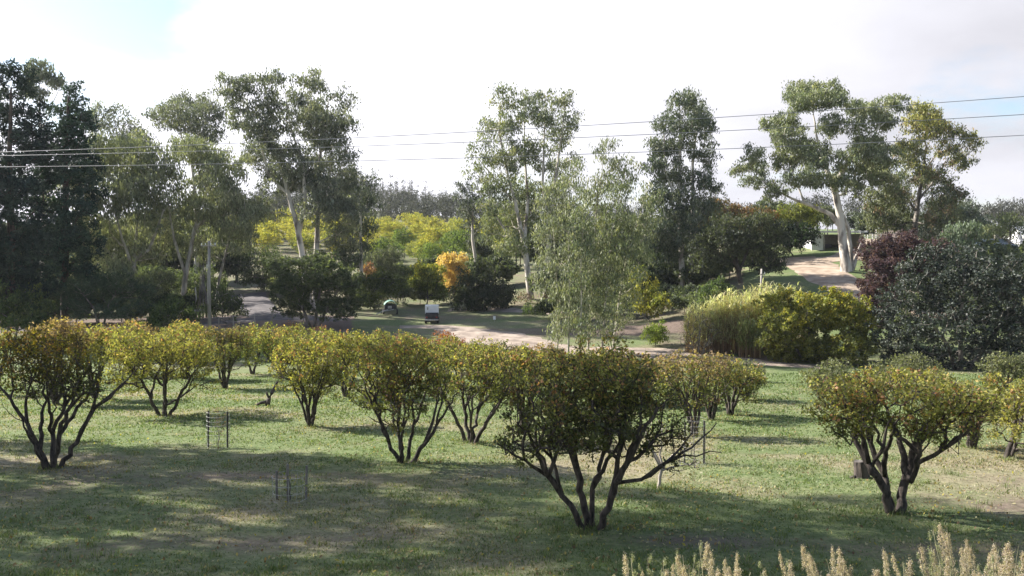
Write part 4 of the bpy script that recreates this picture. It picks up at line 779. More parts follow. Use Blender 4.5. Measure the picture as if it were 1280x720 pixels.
gum('gum_tree', 'gum with yellowing top and grey trunk right of the great gum', 112, (1146, 322), [[(1142, 322, .42, 0), (1144, 285, .36, 0), (1147, 255, .3, 0), (1152, 225, .22, 0), (1158, 185, .13, 0), (1150, 150, .05, 0)], [(1148, 250, .2, 0), (1172, 225, .13, .8), (1188, 200, .07, 1.2)], [(1146, 265, .18, 0), (1125, 240, .12, -.6), (1115, 215, .05, -1)], [(1152, 220, .15, 0), (1172, 185, .09, -.8), (1182, 160, .04, -1.2)]],
    [(1140, 142, 18, 10), (1158, 150, 18, 11), (1182, 152, 13, 8), (1132, 160, 14, 10), (1165, 168, 20, 11), (1190, 172, 12, 9), (1125, 188, 20, 12), (1150, 190, 18, 12), (1178, 192, 17, 11), (1206, 180, 11, 9), (1196, 205, 14, 10), (1110, 212, 18, 12), (1140, 218, 24, 13), (1175, 222, 20, 12), (1198, 225, 10, 8), (1105, 242, 24, 14), (1135, 250, 24, 15), (1168, 248, 22, 13), (1095, 268, 22, 13), (1125, 278, 26, 12), (1160, 275, 22, 12), (1085, 250, 12, 12)],
    [(0.128, 0.150, 0.078, 3), (0.184, 0.198, 0.102, 3), (0.088, 0.107, 0.067, 2), (0.240, 0.174, 0.111, 1)], barkm='greybark', top=[(.42, .39, .11, 4), (.34, .34, .11, 3), (.36, .25, .13, 1), (.2, .22, .1, 1.5)], ztf=(.4, .9), sp=.95, per=56, size=.34)
gum('dark_tree', 'dark rounded tree right of the yellowing gum', 122, (1182, 318), [], [(1168, 256, 18, 13), (1190, 256, 16, 12), (1205, 264, 12, 12), (1178, 272, 24, 12), (1158, 280, 20, 12), (1200, 280, 14, 10), (1175, 292, 28, 10)], [(0.067, 0.088, 0.067, 3), (0.099, 0.123, 0.085, 2), (0.045, 0.063, 0.052, 2)], barkm='greybark', sp=1.0, per=58, size=.3, trunk_r=.22)
gum('dark_tree', 'small dark tree by the blue roof', 124, (1230, 312), [], [(1222, 276, 11, 8), (1234, 280, 9, 8), (1225, 288, 14, 8)], [(0.054, 0.076, 0.063, 3), (0.080, 0.104, 0.074, 2)], barkm='greybark', sp=.9, per=56, size=.3, trunk_r=.15)
gum('pale_shrub', 'pale grey green drooping shrub above the plum and grey-green bushes', 90, (1212, 350), [], [(1190, 290, 14, 6), (1210, 286, 16, 7), (1222, 296, 12, 7), (1200, 300, 18, 7), (1205, 315, 24, 10)], [(.12, .16, .10, 3), (.16, .20, .13, 2), (.08, .11, .07, 2)], barkm='greybark', sp=.7, per=52, size=.28, droop=.6, cat='shrub', trunk_r=.12)
gum('olive_tree', 'light green tree on the skyline near the right edge', 112, (1250, 335), [], [(1240, 284, 14, 9), (1258, 278, 14, 10), (1272, 282, 12, 12), (1250, 294, 22, 9), (1285, 290, 14, 12), (1268, 270, 3, 6)], [(0.168, 0.198, 0.093, 3), (0.224, 0.245, 0.111, 2), (0.120, 0.142, 0.074, 2)], barkm='greybark', sp=1.0, per=52, size=.32, trunk_r=.2)
gum('plum_tree', 'dark purple leaved plum tree', 76, (1112, 432), [[(1112, 432, .2, 0), (1112, 400, .16, 0), (1112, 370, .1, 0)], [(1112, 405, .12, 0), (1130, 370, .08, .5), (1140, 335, .04, .8)], [(1112, 405, .12, 0), (1095, 370, .08, -.5), (1098, 345, .04, -.8)]],
    [(1110, 312, 26, 16), (1135, 304, 22, 12), (1155, 312, 14, 12), (1098, 336, 22, 16), (1130, 334, 30, 18), (1090, 362, 18, 16), (1118, 362, 26, 16), (1086, 385, 15, 16), (1110, 392, 22, 16), (1185, 316, 9, 8), (1170, 318, 12, 10), (1160, 340, 24, 20)], PLUM, leafm='leaf', barkm='bark', grow=1.42, sp=.66, per=62, size=.19, asp=.5, tip=.012, droop=.15)
gum('broad_shrub', 'huge rounded dark grey-green shrub at the right of the lawn', 64, (1200, 468), [[(1195, 468, .2, 0), (1180, 430, .15, -.5), (1150, 390, .08, -.8)], [(1200, 468, .22, 0), (1205, 420, .16, .4), (1210, 350, .06, .6)], [(1206, 468, .2, 0), (1235, 425, .14, -.3), (1265, 380, .06, -.4)]],
    [(1190, 322, 34, 16), (1230, 324, 34, 16), (1170, 345, 38, 20), (1215, 345, 46, 22), (1260, 345, 34, 22), (1145, 372, 36, 22), (1195, 375, 48, 24), (1250, 378, 46, 24), (1295, 370, 36, 36), (1130, 398, 32, 20), (1175, 405, 44, 24), (1235, 410, 50, 24), (1290, 410, 36, 30), (1135, 422, 36, 16), (1170, 435, 46, 20), (1230, 440, 48, 20), (1280, 445, 40, 20), (1160, 455, 46, 12), (1225, 458, 46, 12), (1330, 400, 30, 50)],
    GREYSH, leafm='gumleaf', barkm='greybark', sp=.66, per=32, size=.215, asp=.42, droop=.1, tip=.012, bf=.3, cap=1100, shell=3.4)
gum('mulberry_tree', 'wide yellowing mulberry beside the reed clump', 70, (1012, 455), [[(1006, 455, .14, 0), (990, 430, .1, -.5), (965, 400, .05, -.8)], [(1012, 455, .16, 0), (1015, 420, .11, .5), (1010, 380, .05, .8)], [(1018, 455, .14, 0), (1040, 428, .1, -.2), (1060, 400, .04, -.4)]],
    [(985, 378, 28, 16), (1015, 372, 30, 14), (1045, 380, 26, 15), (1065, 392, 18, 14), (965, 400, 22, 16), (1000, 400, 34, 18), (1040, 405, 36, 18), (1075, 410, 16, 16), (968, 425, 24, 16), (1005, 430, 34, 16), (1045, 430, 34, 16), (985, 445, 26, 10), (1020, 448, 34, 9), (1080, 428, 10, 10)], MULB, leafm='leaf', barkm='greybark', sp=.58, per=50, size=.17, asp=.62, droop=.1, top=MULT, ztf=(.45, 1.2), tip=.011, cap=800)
gum('bare_shrub', 'grey twiggy leafless shrub left of the reed clump', 72, (872, 447), [[(868, 447, .06, 0), (862, 420, .04, -.3), (856, 400, .02, -.4)], [(872, 447, .06, 0), (876, 415, .04, .3), (874, 392, .015, .4)], [(875, 447, .05, 0), (886, 425, .03, 0), (892, 405, .015, 0)]],
    [(860, 402, 12, 14), (876, 400, 12, 14), (890, 415, 12, 14), (866, 422, 20, 16), (882, 436, 18, 10), (855, 436, 10, 8)], [(.13, .11, .10, 2), (.10, .085, .07, 2)], leafm='dry', barkm='greybark', sp=.42, per=10, size=.12, asp=.2, cat='shrub', tip=.011, bf=.35, cap=420, dens=1.3)

# ------------------------------------------------------------------ reeds
def blades(P, H, lean, width, m, pal, segs=3, name='blades', bend=.35):
    """long arching leaves or canes, one tapered ribbon each"""
    n = len(P); d = unit(np.stack([rng.normal(0, 1, n), rng.normal(0, 1, n), np.zeros(n)], 1)); side = np.stack([-d[:, 1], d[:, 0], np.zeros(n)], 1)
    V = np.empty((n, (segs + 1) * 2, 3))
    for k in range(segs + 1):
        t = k / segs; p = P + np.array([0, 0, 1.0]) * (H * (t - bend * t * t * lean * .5))[:, None] + d * (H * lean * t * t)[:, None]
        w = (width * (1 - t) ** .7 + .15 * width)[:, None] * .5; V[:, k * 2] = p - side * w; V[:, k * 2 + 1] = p + side * w
    q = np.array([[k * 2, k * 2 + 1, k * 2 + 3, k * 2 + 2] for k in range(segs)])
    Fc = (np.arange(n)[:, None, None] * (segs + 1) * 2 + q[None]).reshape(-1, 4)
    return mesh_np(name, V.reshape(-1, 3), Fc, m, ('leaf_colour', np.repeat(pick(pal, n) * np.exp(rng.normal(0, .2, (n, 1))), (segs + 1) * 2, axis=0)))
def reed_clump(label, px, Y, rx, h, nb, green):
    b = on_ground(px, Y); o = root('reed_clump', b, label, 'reeds', 'clumps of giant reed beside the mulberry')
    ang = rng.uniform(0, 6.283, nb); rr = np.sqrt(rng.uniform(0, 1, nb)) * rx
    P = np.stack([np.cos(ang) * rr, np.sin(ang) * rr * .8, np.zeros(nb)], 1); P[:, 2] = G(P[:, 0] + b.x, P[:, 1] + b.y) - b.z - .05
    H = h * rng.uniform(.72, 1.05, nb) * (1 - .18 * (rr / rx) ** 2)
    link('cane', blades(P, H, rng.uniform(.02, .22, nb), np.full(nb, .05), M['dry'], [(.34, .22, .15, 3), (.26, .17, .12, 2), (.40, .30, .20, 2)], 3, 'reed_cane'), o)
    k = 7; Q = np.repeat(P, k, 0); t = rng.uniform(.28, .98, len(Q)); HH = np.repeat(H, k); Q = Q + np.array([0, 0, 1.]) * (HH * t)[:, None] + rng.normal(0, .12, Q.shape)
    pal = [(.56, .55, .34, 3), (.62, .60, .40, 3), (.42, .45, .25, 2), (.60, .53, .38, 2)] if not green else [(.27, .31, .15, 3), (.35, .38, .19, 2), (.45, .44, .24, 1)]
    link('leaves', blades(Q, rng.uniform(.6, 1.15, len(Q)), rng.uniform(.5, 1.5, len(Q)), np.full(len(Q), .075), M['dry'], pal, 3, 'reed_leaf', 1.2), o)
reed_clump('straw coloured reed clump at the left end beside the grey twiggy shrub', 884, 75, 2.0, 4.9, 330, False)
reed_clump('tall pale reed clump in the middle of the reeds below the timber post', 914, 75.5, 2.3, 5.7, 430, False)
reed_clump('greenish reed clump in front of the pale reeds', 938, 72.5, 1.0, 3.6, 110, True)
reed_clump('highest pale green reed clump partly behind the mulberry', 958, 76.5, 2.3, 6.4, 400, False)
reed_clump('reed clump standing behind the top of the mulberry', 990, 78, 1.8, 5.8, 200, False)

# ------------------------------------------------------------------ hillside orchard and far wood: things copied in a loop
def proto_tree(name, label, group, R_, H, pal, top, sp, per, size, asp, trunkh, leafm='leaf', barkm='greybark', col=False, droop=.1):
    o = root(name, (0, 0, 0), label, 'tree', group); sk = Skel()
    if col: E = [(np.array([rng.uniform(-.1, .1) * R_, rng.uniform(-.1, .1) * R_, H * (.42 + .55 * t)]), np.array([R_ * (1 - .75 * t), R_ * (1 - .75 * t), H * .13])) for t in np.linspace(0, 1, 6)]
    else: E = [(np.array([rng.uniform(-.4, .4) * R_, rng.uniform(-.4, .4) * R_, H * rng.uniform(.5, .78)]), np.array([R_ * .62, R_ * .62, H * .26])) for _ in range(5)]
    sk.limb([(0, 0, -.3), (0.05, 0, H * .3), (0, .05, H * .62), (0, 0, H * .9)], [H * .02, H * .016, H * .011, H * .004], seg=H * .12, wob=.03, free=.3)
    K = ellip_pts(E, sp, 1.0, 2.4, cap=160); sk.connect(K, .3, H * .12, .05)
    link('trunk', sk.mesh(name + '_trunk', M[barkm], H * .0016), o)
    C, c = foliage(K, per, sp * .8, sp * .2, 6, pal, top, (H * .45, H * .95), .4, .2)
    link('crown', leaves(name + '_crown', C, size, asp, M[leafm], c, droop), o); return o
HO = [[(.23, .255, .075, 3), (.29, .295, .085, 3), (.155, .185, .06, 2)], [(.12, .17, .05, 3), (.17, .215, .06, 2), (.09, .125, .04, 2)], [(.40, .345, .085, 3), (.35, .32, .08, 2), (.26, .265, .075, 2)]]
hp = [proto_tree('hillside_fruit_tree', 'x', 'fruit trees of the hillside orchard', 3.7, 6.6, HO[i // 2], YEL if i // 2 != 1 else None, .95, 40, .36, .5, 1) for i in range(6)]
lab3 = ['yellow green fruit tree in the packed orchard on the far hillside', 'green fruit tree in the packed orchard on the far hillside', 'golden yellow fruit tree in the packed orchard on the far hillside']
used = [False] * 6; cnt = 0
for Y in np.arange(150, 250, 10.5):
    for px in np.arange(296, 668, 7.6 / Y * 1000):
        q = px + rng.uniform(-6, 6)
        if Y < 168 and q < 440: continue
        if Y < 160 and q < 500: continue
        p = on_ground(q, Y + rng.uniform(-1.5, 1.5)); f = (Y - 150) / 95 - (q - 470) / 340 + rng.normal(0, .25)
        i = 2 if f > .42 or (q < 350 and Y > 200) else (1 if f < .12 else 0); j = i * 2 + int(rng.integers(0, 2)); sc = rng.uniform(.72, 1.25)
        if not used[j]: o = hp[j]; o.location = p; o.rotation_euler.z = rng.uniform(0, 6.28); used[j] = True
        else: o = dup(hp[j], p, rng.uniform(0, 6.28), sc)
        o['label'] = lab3[i]; o['group'] = ['yellow green trees', 'green trees', 'golden trees'][i] + ' of the hillside orchard'; cnt += 1
for j in range(6):
    if not used[j]:
        for ch in list(hp[j].children): bpy.data.objects.remove(ch)
        bpy.data.objects.remove(hp[j])
FG = [(.058, .062, .054, 3), (.082, .086, .070, 2), (.042, .046, .042, 2)]
fp = [proto_tree('far_gum', 'x', None, 1.9 + .3 * i, 15 + 1.5 * i, FG, None, 1.9, 40, .62, .4, 3, 'gumleaf', col=True, droop=.4) for i in range(3)]
fq = [proto_tree('far_gum', 'x', None, 5.2 + .6 * i, 11 + 1.5 * i, FG, None, 2.2, 44, .66, .4, 3, 'gumleaf', droop=.4) for i in range(2)]
first = {id(o): True for o in fp + fq}
def far(o, p, sc, lab, grp):
    if first[id(o)]: o.location = p; first[id(o)] = False; o.scale = (sc,) * 3
    else: o = dup(o, p, rng.uniform(0, 6.28), sc)
    o['label'] = lab; o['group'] = grp
for Y in (480, 455, 430, 405):
    for px in np.arange(384, 640, 8.6):
        far(fp[int(rng.integers(0, 3))], on_ground(px + rng.uniform(-3, 3), Y + rng.uniform(-8, 8)), rng.uniform(.75, 1.15) * float(np.interp(px, [440, 520, 620], [1.3, .92, .5])), 'thin upright gum of the hazy wood along the far ridge', 'upright gums on the far ridge')
for Y in (375, 335, 300, 270):
    for px in np.arange(300, 680, 26):
        far(fq[int(rng.integers(0, 2))], on_ground(px + rng.uniform(-6, 6), Y + rng.uniform(-10, 10)), rng.uniform(.65, 1.1), 'grey rounded gum on the slope above the hillside orchard', 'rounded gums on the far slope')
for px in np.arange(-300, 1560, 24):
    if not 380 < px < 640: far(fq[int(rng.integers(0, 2))], on_ground(px + rng.uniform(-5, 5), rng.uniform(190, 330)), rng.uniform(.6, .95), 'distant rounded gum on the low skyline behind the nearer trees', 'distant gums along the low skyline')
for px, Y in [(690, 300), (715, 320), (745, 290), (775, 310), (800, 300), (870, 260), (890, 250), (915, 270), (948, 240), (962, 235), (978, 250), (995, 260), (1020, 250), (1215, 260), (1240, 250), (1262, 255), (1285, 230), (1300, 250), (80, 220), (130, 240), (180, 230), (230, 240), (270, 230), (20, 230), (-40, 240), (-10, 220)]:
    far(fq[int(rng.integers(0, 2))], on_ground(px, Y), rng.uniform(.75, 1.05), 'distant rounded gum on the low skyline behind the nearer trees', 'distant gums along the low skyline')

# ------------------------------------------------------------------ undergrowth and back trees, copied in a loop
UG = [[(.072, .090, .055, 3), (.10, .12, .068, 2), (.050, .064, .042, 2)], [(.115, .138, .078, 3), (.15, .175, .095, 2), (.08, .10, .06, 2)], [(.12, .135, .07, 3), (.16, .175, .088, 2), (.08, .095, .052, 2)]]
ub = [proto_tree('undergrowth_bush', 'x', None, 2.4, 3.4, UG[i], None, .75, 44, .40, .5, 1, droop=.15) for i in range(3)]
ut = [proto_tree('background_tree', 'x', None, 4.0, 10.5, UG[i], None, 1.25, 58, .60, .45, 2, 'gumleaf', droop=.35) for i in range(3)]
ufirst = {o.name: True for o in ub + ut}
ULAB = {('b', 0): 'dark low undergrowth bush beneath the tall trees', ('b', 1): 'mid green undergrowth bush beneath the tall trees', ('b', 2): 'paler olive undergrowth bush beneath the tall trees',
        ('t', 0): 'dark background tree filling the gaps between tall trunks', ('t', 1): 'mid green background tree filling the gaps between tall trunks', ('t', 2): 'paler olive background tree filling the gaps between tall trunks'}
def under(kind, i, px, Y, sc):
    o = (ub if kind == 'b' else ut)[i]; p = on_ground(px, Y)
    if ufirst[o.name]: ufirst[o.name] = False; o.location = p; o.scale = (sc,) * 3
    else: o = dup(o, p, rng.uniform(0, 6.28), (sc * rng.uniform(.9, 1.15), sc * rng.uniform(.9, 1.15), sc))
    zone = 'left of the road bend' if px < 340 else ('behind the parked vehicle' if px < 680 else ('behind the slim gum saplings' if px < 960 else 'right of the driveway'))
    kd = ULAB[kind, i].split(' beneath')[0].split(' filling')[0]; o['label'] = kd + ' among the trees ' + zone; o['group'] = kd.replace('bush', 'bushes').replace('tree', 'trees') + ' ' + zone
def urow(kind, x0, x1, dx, Y, w, sc=1.0):
    for px in np.arange(x0, x1, dx): under(kind, int(rng.choice(3, p=w)), px + rng.uniform(-.3, .3) * dx, Y + rng.uniform(-3, 3), sc * rng.uniform(.75, 1.2))
urow('b', -60, 250, 26, 95, (.5, .35, .15)); urow('b', -70, 265, 24, 106, (.55, .3, .15)); urow('b', -80, 275, 24, 120, (.5, .3, .2), 1.2); urow('t', -90, 290, 34, 124, (.45, .35, .2), 1.0); urow('t', -100, 320, 36, 140, (.3, .4, .3), 1.05)
urow('b', 345, 440, 20, 118, (.5, .3, .2)); urow('b', 440, 560, 22, 128, (.2, .5, .3)); urow('b', 440, 600, 24, 142, (.2, .5, .3), 1.1); urow('b', 450, 545, 24, 113, (.4, .4, .2), .7); urow('b', 575, 645, 20, 128, (.4, .4, .2), 1.2); urow('t', 595, 660, 26, 150, (.2, .5, .3), .6)
urow('t', 690, 880, 30, 124, (.5, .35, .15), .9); urow('b', 690, 880, 24, 108, (.6, .3, .1), 1.1); urow('b', 690, 870, 24, 97, (.55, .35, .1), .8); urow('t', 700, 960, 34, 140, (.3, .5, .2), .8)
urow('b', 860, 960, 24, 112, (.4, .4, .2)); urow('b', 860, 920, 20, 92, (.4, .4, .2), .8); urow('t', 940, 1030, 30, 142, (.3, .4, .3), .7); urow('b', 1095, 1320, 22, 112, (.5, .3, .2), 1.0); urow('b', 1110, 1330, 24, 96, (.5, .3, .2), .9); urow('b', 1090, 1330, 26, 84, (.5, .3, .2), .7); urow('t', 1085, 1200, 28, 130, (.5, .3, .2), .7); urow('t', 1200, 1340, 28, 140, (.2, .4, .4), .42)
urow('t', -420, -90, 44, 118, (.4, .35, .25)); urow('b', -420, -70, 36, 100, (.5, .35, .15), 1.2); urow('t', -460, -100, 46, 140, (.3, .4, .3), 1.1); urow('t', 1340, 1600, 44, 118, (.4, .35, .25), .8); urow('b', 1330, 1600, 36, 92, (.5, .35, .15), 1.1)
urow('b', 1215, 1330, 20, 101, (.3, .4, .3), 1.35); urow('t', 1040, 1100, 24, 156, (.2, .4, .4), .55)

# ------------------------------------------------------------------ buildings
def shed():
    p = on_ground(1036, 126); o = root('shed', p, 'white shed with open dark bay under the great gum', 'shed', rz=R(4))
    MB().box((-2.0, 0, 1.25), (1.9, .12, 2.5)).build('front_panel', M['white'], o)
    MB().box((-1.6, 3.2, 1.3), (.1, 6.3, 2.6)).build('side_wall', M['white'], o)
    MB().box((1.0, 6.4, 1.3), (8.0, .1, 2.6)).build('back_wall', M['brickwall'], o)
    MB().box((5.0, 3.2, 1.3), (.1, 6.3, 2.6)).build('side_wall', M['brickwall'], o)
    r = MB()
    for k in range(18): r.box((-3.2 + k * .52 + .26, 3.0, 2.98 + (.03 if k % 2 else 0)), (.53, 7.6, .05))
    r.build('roof', M['whiteroof'], o)
    MB().box((1.1, -.72, 2.86), (9.3, .1, .2)).build('fascia', M['white'], o)
    for x in (-1.0, 2.0, 5.0): MB().box((x, -.3, 1.4), (.12, .12, 2.85)).build('post', M['timber'], o)
    w = MB().box((-2.0, -.075, 1.35), (.9, .03, 1.9)).build('door', M['whiteroof'], o); MB().box((.35 - 2.0, -.105, 1.3), (.05, .04, .14)).build('handle', M['dark'], w)
    m = MB()
    for x, y, z, d in [(1.0, 3.5, .5, (1.6, 1.2, 1.0)), (3.2, 4.0, .4, (1.2, 1.0, .8)), (2.8, 2.2, .3, (.8, .8, .6))]: m.box((x, y, z), d)
    m.build('stored_boxes', M['dark'], o)
shed()
def house(name, label, p, w, d, h, rz, roofm, wallm, pitch=.28, nwin=2):
    o = root(name, p, label, 'house', rz=rz)
    MB().box((0, 0, h / 2 - .4), (w, d, h + .8)).build('wall', M[wallm], o)
    e = .5; rh = (d / 2 + e) * pitch * 2; hw = w / 2 + e; hd = d / 2 + e; r = MB()
    for sgn in (-1, 1):
        for k in range(int(2 * hw / .6)):                   # ribbed sheets
            x0 = -hw + k * .6; z = .02 if k % 2 else 0
            r.poly([(x0, sgn * hd, h + z), (x0 + .6, sgn * hd, h + z), (x0 + .6, 0, h + rh + z), (x0, 0, h + rh + z)][::sgn])
    r.build('roof', M[roofm], o)
    for sx in (-1, 1):
        g = MB(); ht = h + rh * d / (d + 2 * e) - .02; x0, x1 = sx * w / 2, sx * (w / 2 - .12)
        for x in (x0, x1): g.poly([(x, -d / 2, h - .02), (x, d / 2, h - .02), (x, 0, ht)])
        g.poly([(x0, -d / 2, h - .02), (x1, -d / 2, h - .02), (x1, 0, ht), (x0, 0, ht)]); g.poly([(x0, d / 2, h - .02), (x1, d / 2, h - .02), (x1, 0, ht), (x0, 0, ht)]); g.build('gable', M[wallm], o)
    for sgn in (-1, 1): MB().box((0, sgn * (hd + .05), h - .02), (2 * hw, .1, .14)).build('gutter', M['white'], o)
    MB().box((w * .22, 0, h + rh + .1), (.6, .5, 1.1)).build('chimney', M['brickwall'], o)
    for k in range(nwin):
        x = (k + .5) / nwin * w - w / 2
        f = MB().box((x, -d / 2 - .02, h * .55), (1.5, .08, 1.25)).build('window', M['white'], o)
        MB().box((x - .34, -d / 2 - .07, h * .55), (.62, .03, 1.05)).build('pane', M['glass'], f); MB().box((x + .34, -d / 2 - .07, h * .55), (.62, .03, 1.05)).build('pane', M['glass'], f)
    dr = MB().box((w * .36 if nwin == 1 else 0, -d / 2 - .03, 1.02), (.9, .08, 2.04)).build('door', M['dark'], o); MB().box(((w * .36 if nwin == 1 else 0) + .36, -d / 2 - .09, 1.0), (.05, .05, .12)).build('handle', M['steel'], dr)
    return o
def zfix(p, py):
    p.z = max(p.z, at(640, py, p.y).z); return p
house('house', 'pale roofed house glimpsed between gum saplings and tall narrow gum', on_ground(800, 150), 16, 8, 2.7, R(3), 'whiteroof', 'brickwall', nwin=4)
house('house', 'blue grey roofed house behind the bushes near the right edge', on_ground(1234, 113), 5, 6, 2.0, R(8), 'blueroof', 'brickwall', nwin=2)
house('house', 'white walled house at the right edge on the skyline', on_ground(1293, 128), 6, 6, 2.4, R(-4), 'whiteroof', 'white', nwin=2)
def pergola():
    p = on_ground(1087, 140); o = root('pergola', p, 'small white roofed veranda among the leaves between the two right gums', 'veranda', rz=R(-5))
    MB().box((0, 0, 2.75), (3.0, 2.6, .12)).box((0, -1.32, 2.66), (3.06, .08, .2)).build('roof', M['whiteroof'], o)
    for x in (-1.35, -.1, 1.35):
        for y in (-1.2, 1.2): MB().box((x, y, 1.3), (.1, .1, 2.8)).build('post', M['white'], o)
    MB().tube([(-1.3, -1.22, 2.0), (-.9, -1.22, 2.6)], .04, 5).tube([(1.3, -1.22, 2.0), (.9, -1.22, 2.6)], .04, 5).build('brace', M['white'], o)
    MB().box((0, -1.22, .95), (2.7, .06, .08)).box((0, -1.22, .5), (2.7, .06, .08)).build('rail', M['white'], o)
pergola()

# ------------------------------------------------------------------ power lines, poles, fences
def wire(name, label, pts, r, m, grp, sag=0.6, n=40):
    mb = MB(); a, b = Vector(pts[0]), Vector(pts[1]); P = []
    for k in range(n + 1):
        t = k / n; q = a.lerp(b, t); q.z -= 4 * sag * t * (1 - t); P.append(q)
    o = mb.tube(P, r, 5).build(name, M[m]); return tag(o, label, 'wire', grp)
for lab, l, r_, dY in [('topmost of the three long wires crossing the whole view', (0, 190), (1280, 120.5), 0), ('middle of the three long wires crossing the whole view', (0, 194.5), (1280, 143), .5), ('lowest of the three long wires crossing the whole view', (0, 208.5), (1280, 169), -.6)]:
    a = at(l[0], l[1], 52 + dY) + Vector((0, 0, .97)); b = at(r_[0], r_[1], 46 + dY) + Vector((0, 0, .97)); d = (b - a)
    wire('power_line', lab, (a - d * .5, b + d * .5), .019, 'wire', 'long power lines across the valley', 1.3)
def pole():
    p = on_ground(261, 83); h = at(262, 301, 83).z - p.z; o = root('power_pole', p, 'weathered grey timber power pole at the far left edge of the orchard', 'power pole')
    MB().tube([(0, 0, -.3), (.02, 0, h * .5), (.12, 0, h)], [.19, .165, .13], 10).build('pole', M['timber'], o, smooth=True)
    c = MB().box((.1, -.16, h - .5), (1.6, .1, .12)).build('crossarm', M['timber'], o)
    for x in (-.6, -.2, .35, .8): MB().tube([(x, -.16, h - .44), (x, -.16, h - .36), (x, -.16, h - .24)], [.03, .06, .04], 8).build('insulator', M['white'], c)
    MB().box((.06, -.2, h * .72), (.3, .2, .4)).build('junction_box', M['steel'], o); MB().tube([(-.04, -.2, h * .3), (.0, -.19, h * .55), (.03, -.18, h * .7)], .025, 5).build('conduit', M['steel'], o)
    return p, h
pp, ph = pole()
wire('service_wire', 'upper thin dark wire running right from the power pole', ((pp.x + .5, pp.y - .16, pp.z + ph - .3), at(560, 284, 128)), .022, 'darkwire', None, .8)
wire('service_wire', 'lower thin dark wire running right from the power pole', ((pp.x + .1, pp.y - .25, pp.z + ph * .78), at(690, 352, 118)), .02, 'darkwire', None, .9)
p = on_ground(951, 80); h = at(952, 336, 80).z - p.z; o = root('timber_post', p, 'tall thin weathered timber post behind the reeds', 'post')
MB().tube([(0, 0, -.3), (.02, 0, h * .6), (.06, 0, h)], [.15, .13, .1], 8).build('post', M['timber'], o, smooth=True)
MB().box((.14, -.05, h - .55), (.5, .1, .1)).build('crossarm', M['timber'], o); MB().tube([(.34, -.05, h - .5), (.34, -.05, h - .3)], [.05, .035], 7).build('insulator', M['white'], o)
def fence(label, pts, h, rails, postm, railm, name='fence'):
    P = [on_ground(px, Y) for px, Y in pts]; o = root(name, P[0], label, 'fence')
    for q in P: d = q - P[0]; MB().tube([(d.x, d.y, d.z - .2), (d.x + random.uniform(-.05, .05), d.y, d.z + h * random.uniform(.9, 1.08))], .065, 6).build('post', M[postm], o)
    for z in rails:
        for a, b in zip(P, P[1:]):
            a_ = a - P[0]; b_ = b - P[0]; MB().tube([(a_.x, a_.y - .07, a_.z + z), ((a_.x + b_.x) / 2, (a_.y + b_.y) / 2 - .07, (a_.z + b_.z) / 2 + z - .04), (b_.x, b_.y - .07, b_.z + z)], .03 if rails[0] > .9 else .012, 5).build('rail', M[railm], o)
fence('pale fence posts with a top rail along the road by the power pole', [(216, 86), (247, 86), (273, 86), (291, 87), (318, 88), (340, 90)], 1.25, (1.1,), 'timber', 'timber')
fence('short white roadside barrier left of the road bend', [(288, 108), (298, 107), (301, 100)], 1.0, (.92,), 'white', 'white')
fence('grey post and wire fence far behind the weeping gums', [(60, 128), (75, 128), (90, 128), (105, 128), (120, 128)], 1.1, (1.0, .5), 'timber', 'wire')
def fallen():
    p = on_ground(196, 95); o = root('fallen_tree', p, 'pale fallen tree trunk with upturned branches under weeping gums', 'log')
    MB().tube([(-.6, 0, .3), (.8, .2, .7), (2.6, .4, 1.3), (4.2, .3, 1.25), (6.2, .2, 1.5)], [.34, .3, .26, .2, .12], 8).build('trunk', M['gumbark'], o, smooth=True)
    for a, b, c in [((2.2, .4, 1.2), (1.5, .6, 2.3), (1.4, .6, 3.0)), ((4.2, .3, 1.3), (4.8, -.3, 2.8), (4.7, -.3, 4.2)), ((3.4, .3, 1.2), (3.8, -.6, .4), (4.0, -.9, -.1)), ((.6, .2, .6), (0, -.6, 1.5), (-.1, -.8, 2.1))]: MB().tube([a, b, c], [.13, .09, .04], 6).build('branch', M['gumbark'], o, smooth=True)
fallen()
p = on_ground(254, 97); o = root('branch_stack', p, 'stack of grey poles leaning upright behind the power pole', 'pole stack')
for k in range(13):
    a = rng.uniform(0, 6.28); r0 = rng.uniform(.7, 1.5); hh = rng.uniform(5.0, 7.2); MB().tube([(r0 * math.cos(a), r0 * math.sin(a), -.05), (r0 * .5 * math.cos(a), r0 * .5 * math.sin(a), hh * .5), (rng.uniform(-.5, .5), rng.uniform(-.4, .4), hh)], [.07, .06, .03], 6).build('pole', M['greybark'], o, smooth=True)
p = ground_at(618, 402); o = root('marker_sign', p, 'tiny white marker on a stake in the clearing', 'sign')
MB().tube([(0, 0, -.05), (0, 0, .3)], .025, 6).build('stake', M['timber'], o); MB().box((0, -.03, .45), (.3, .03, .42)).build('board', M['white'], o, bevel=.008)

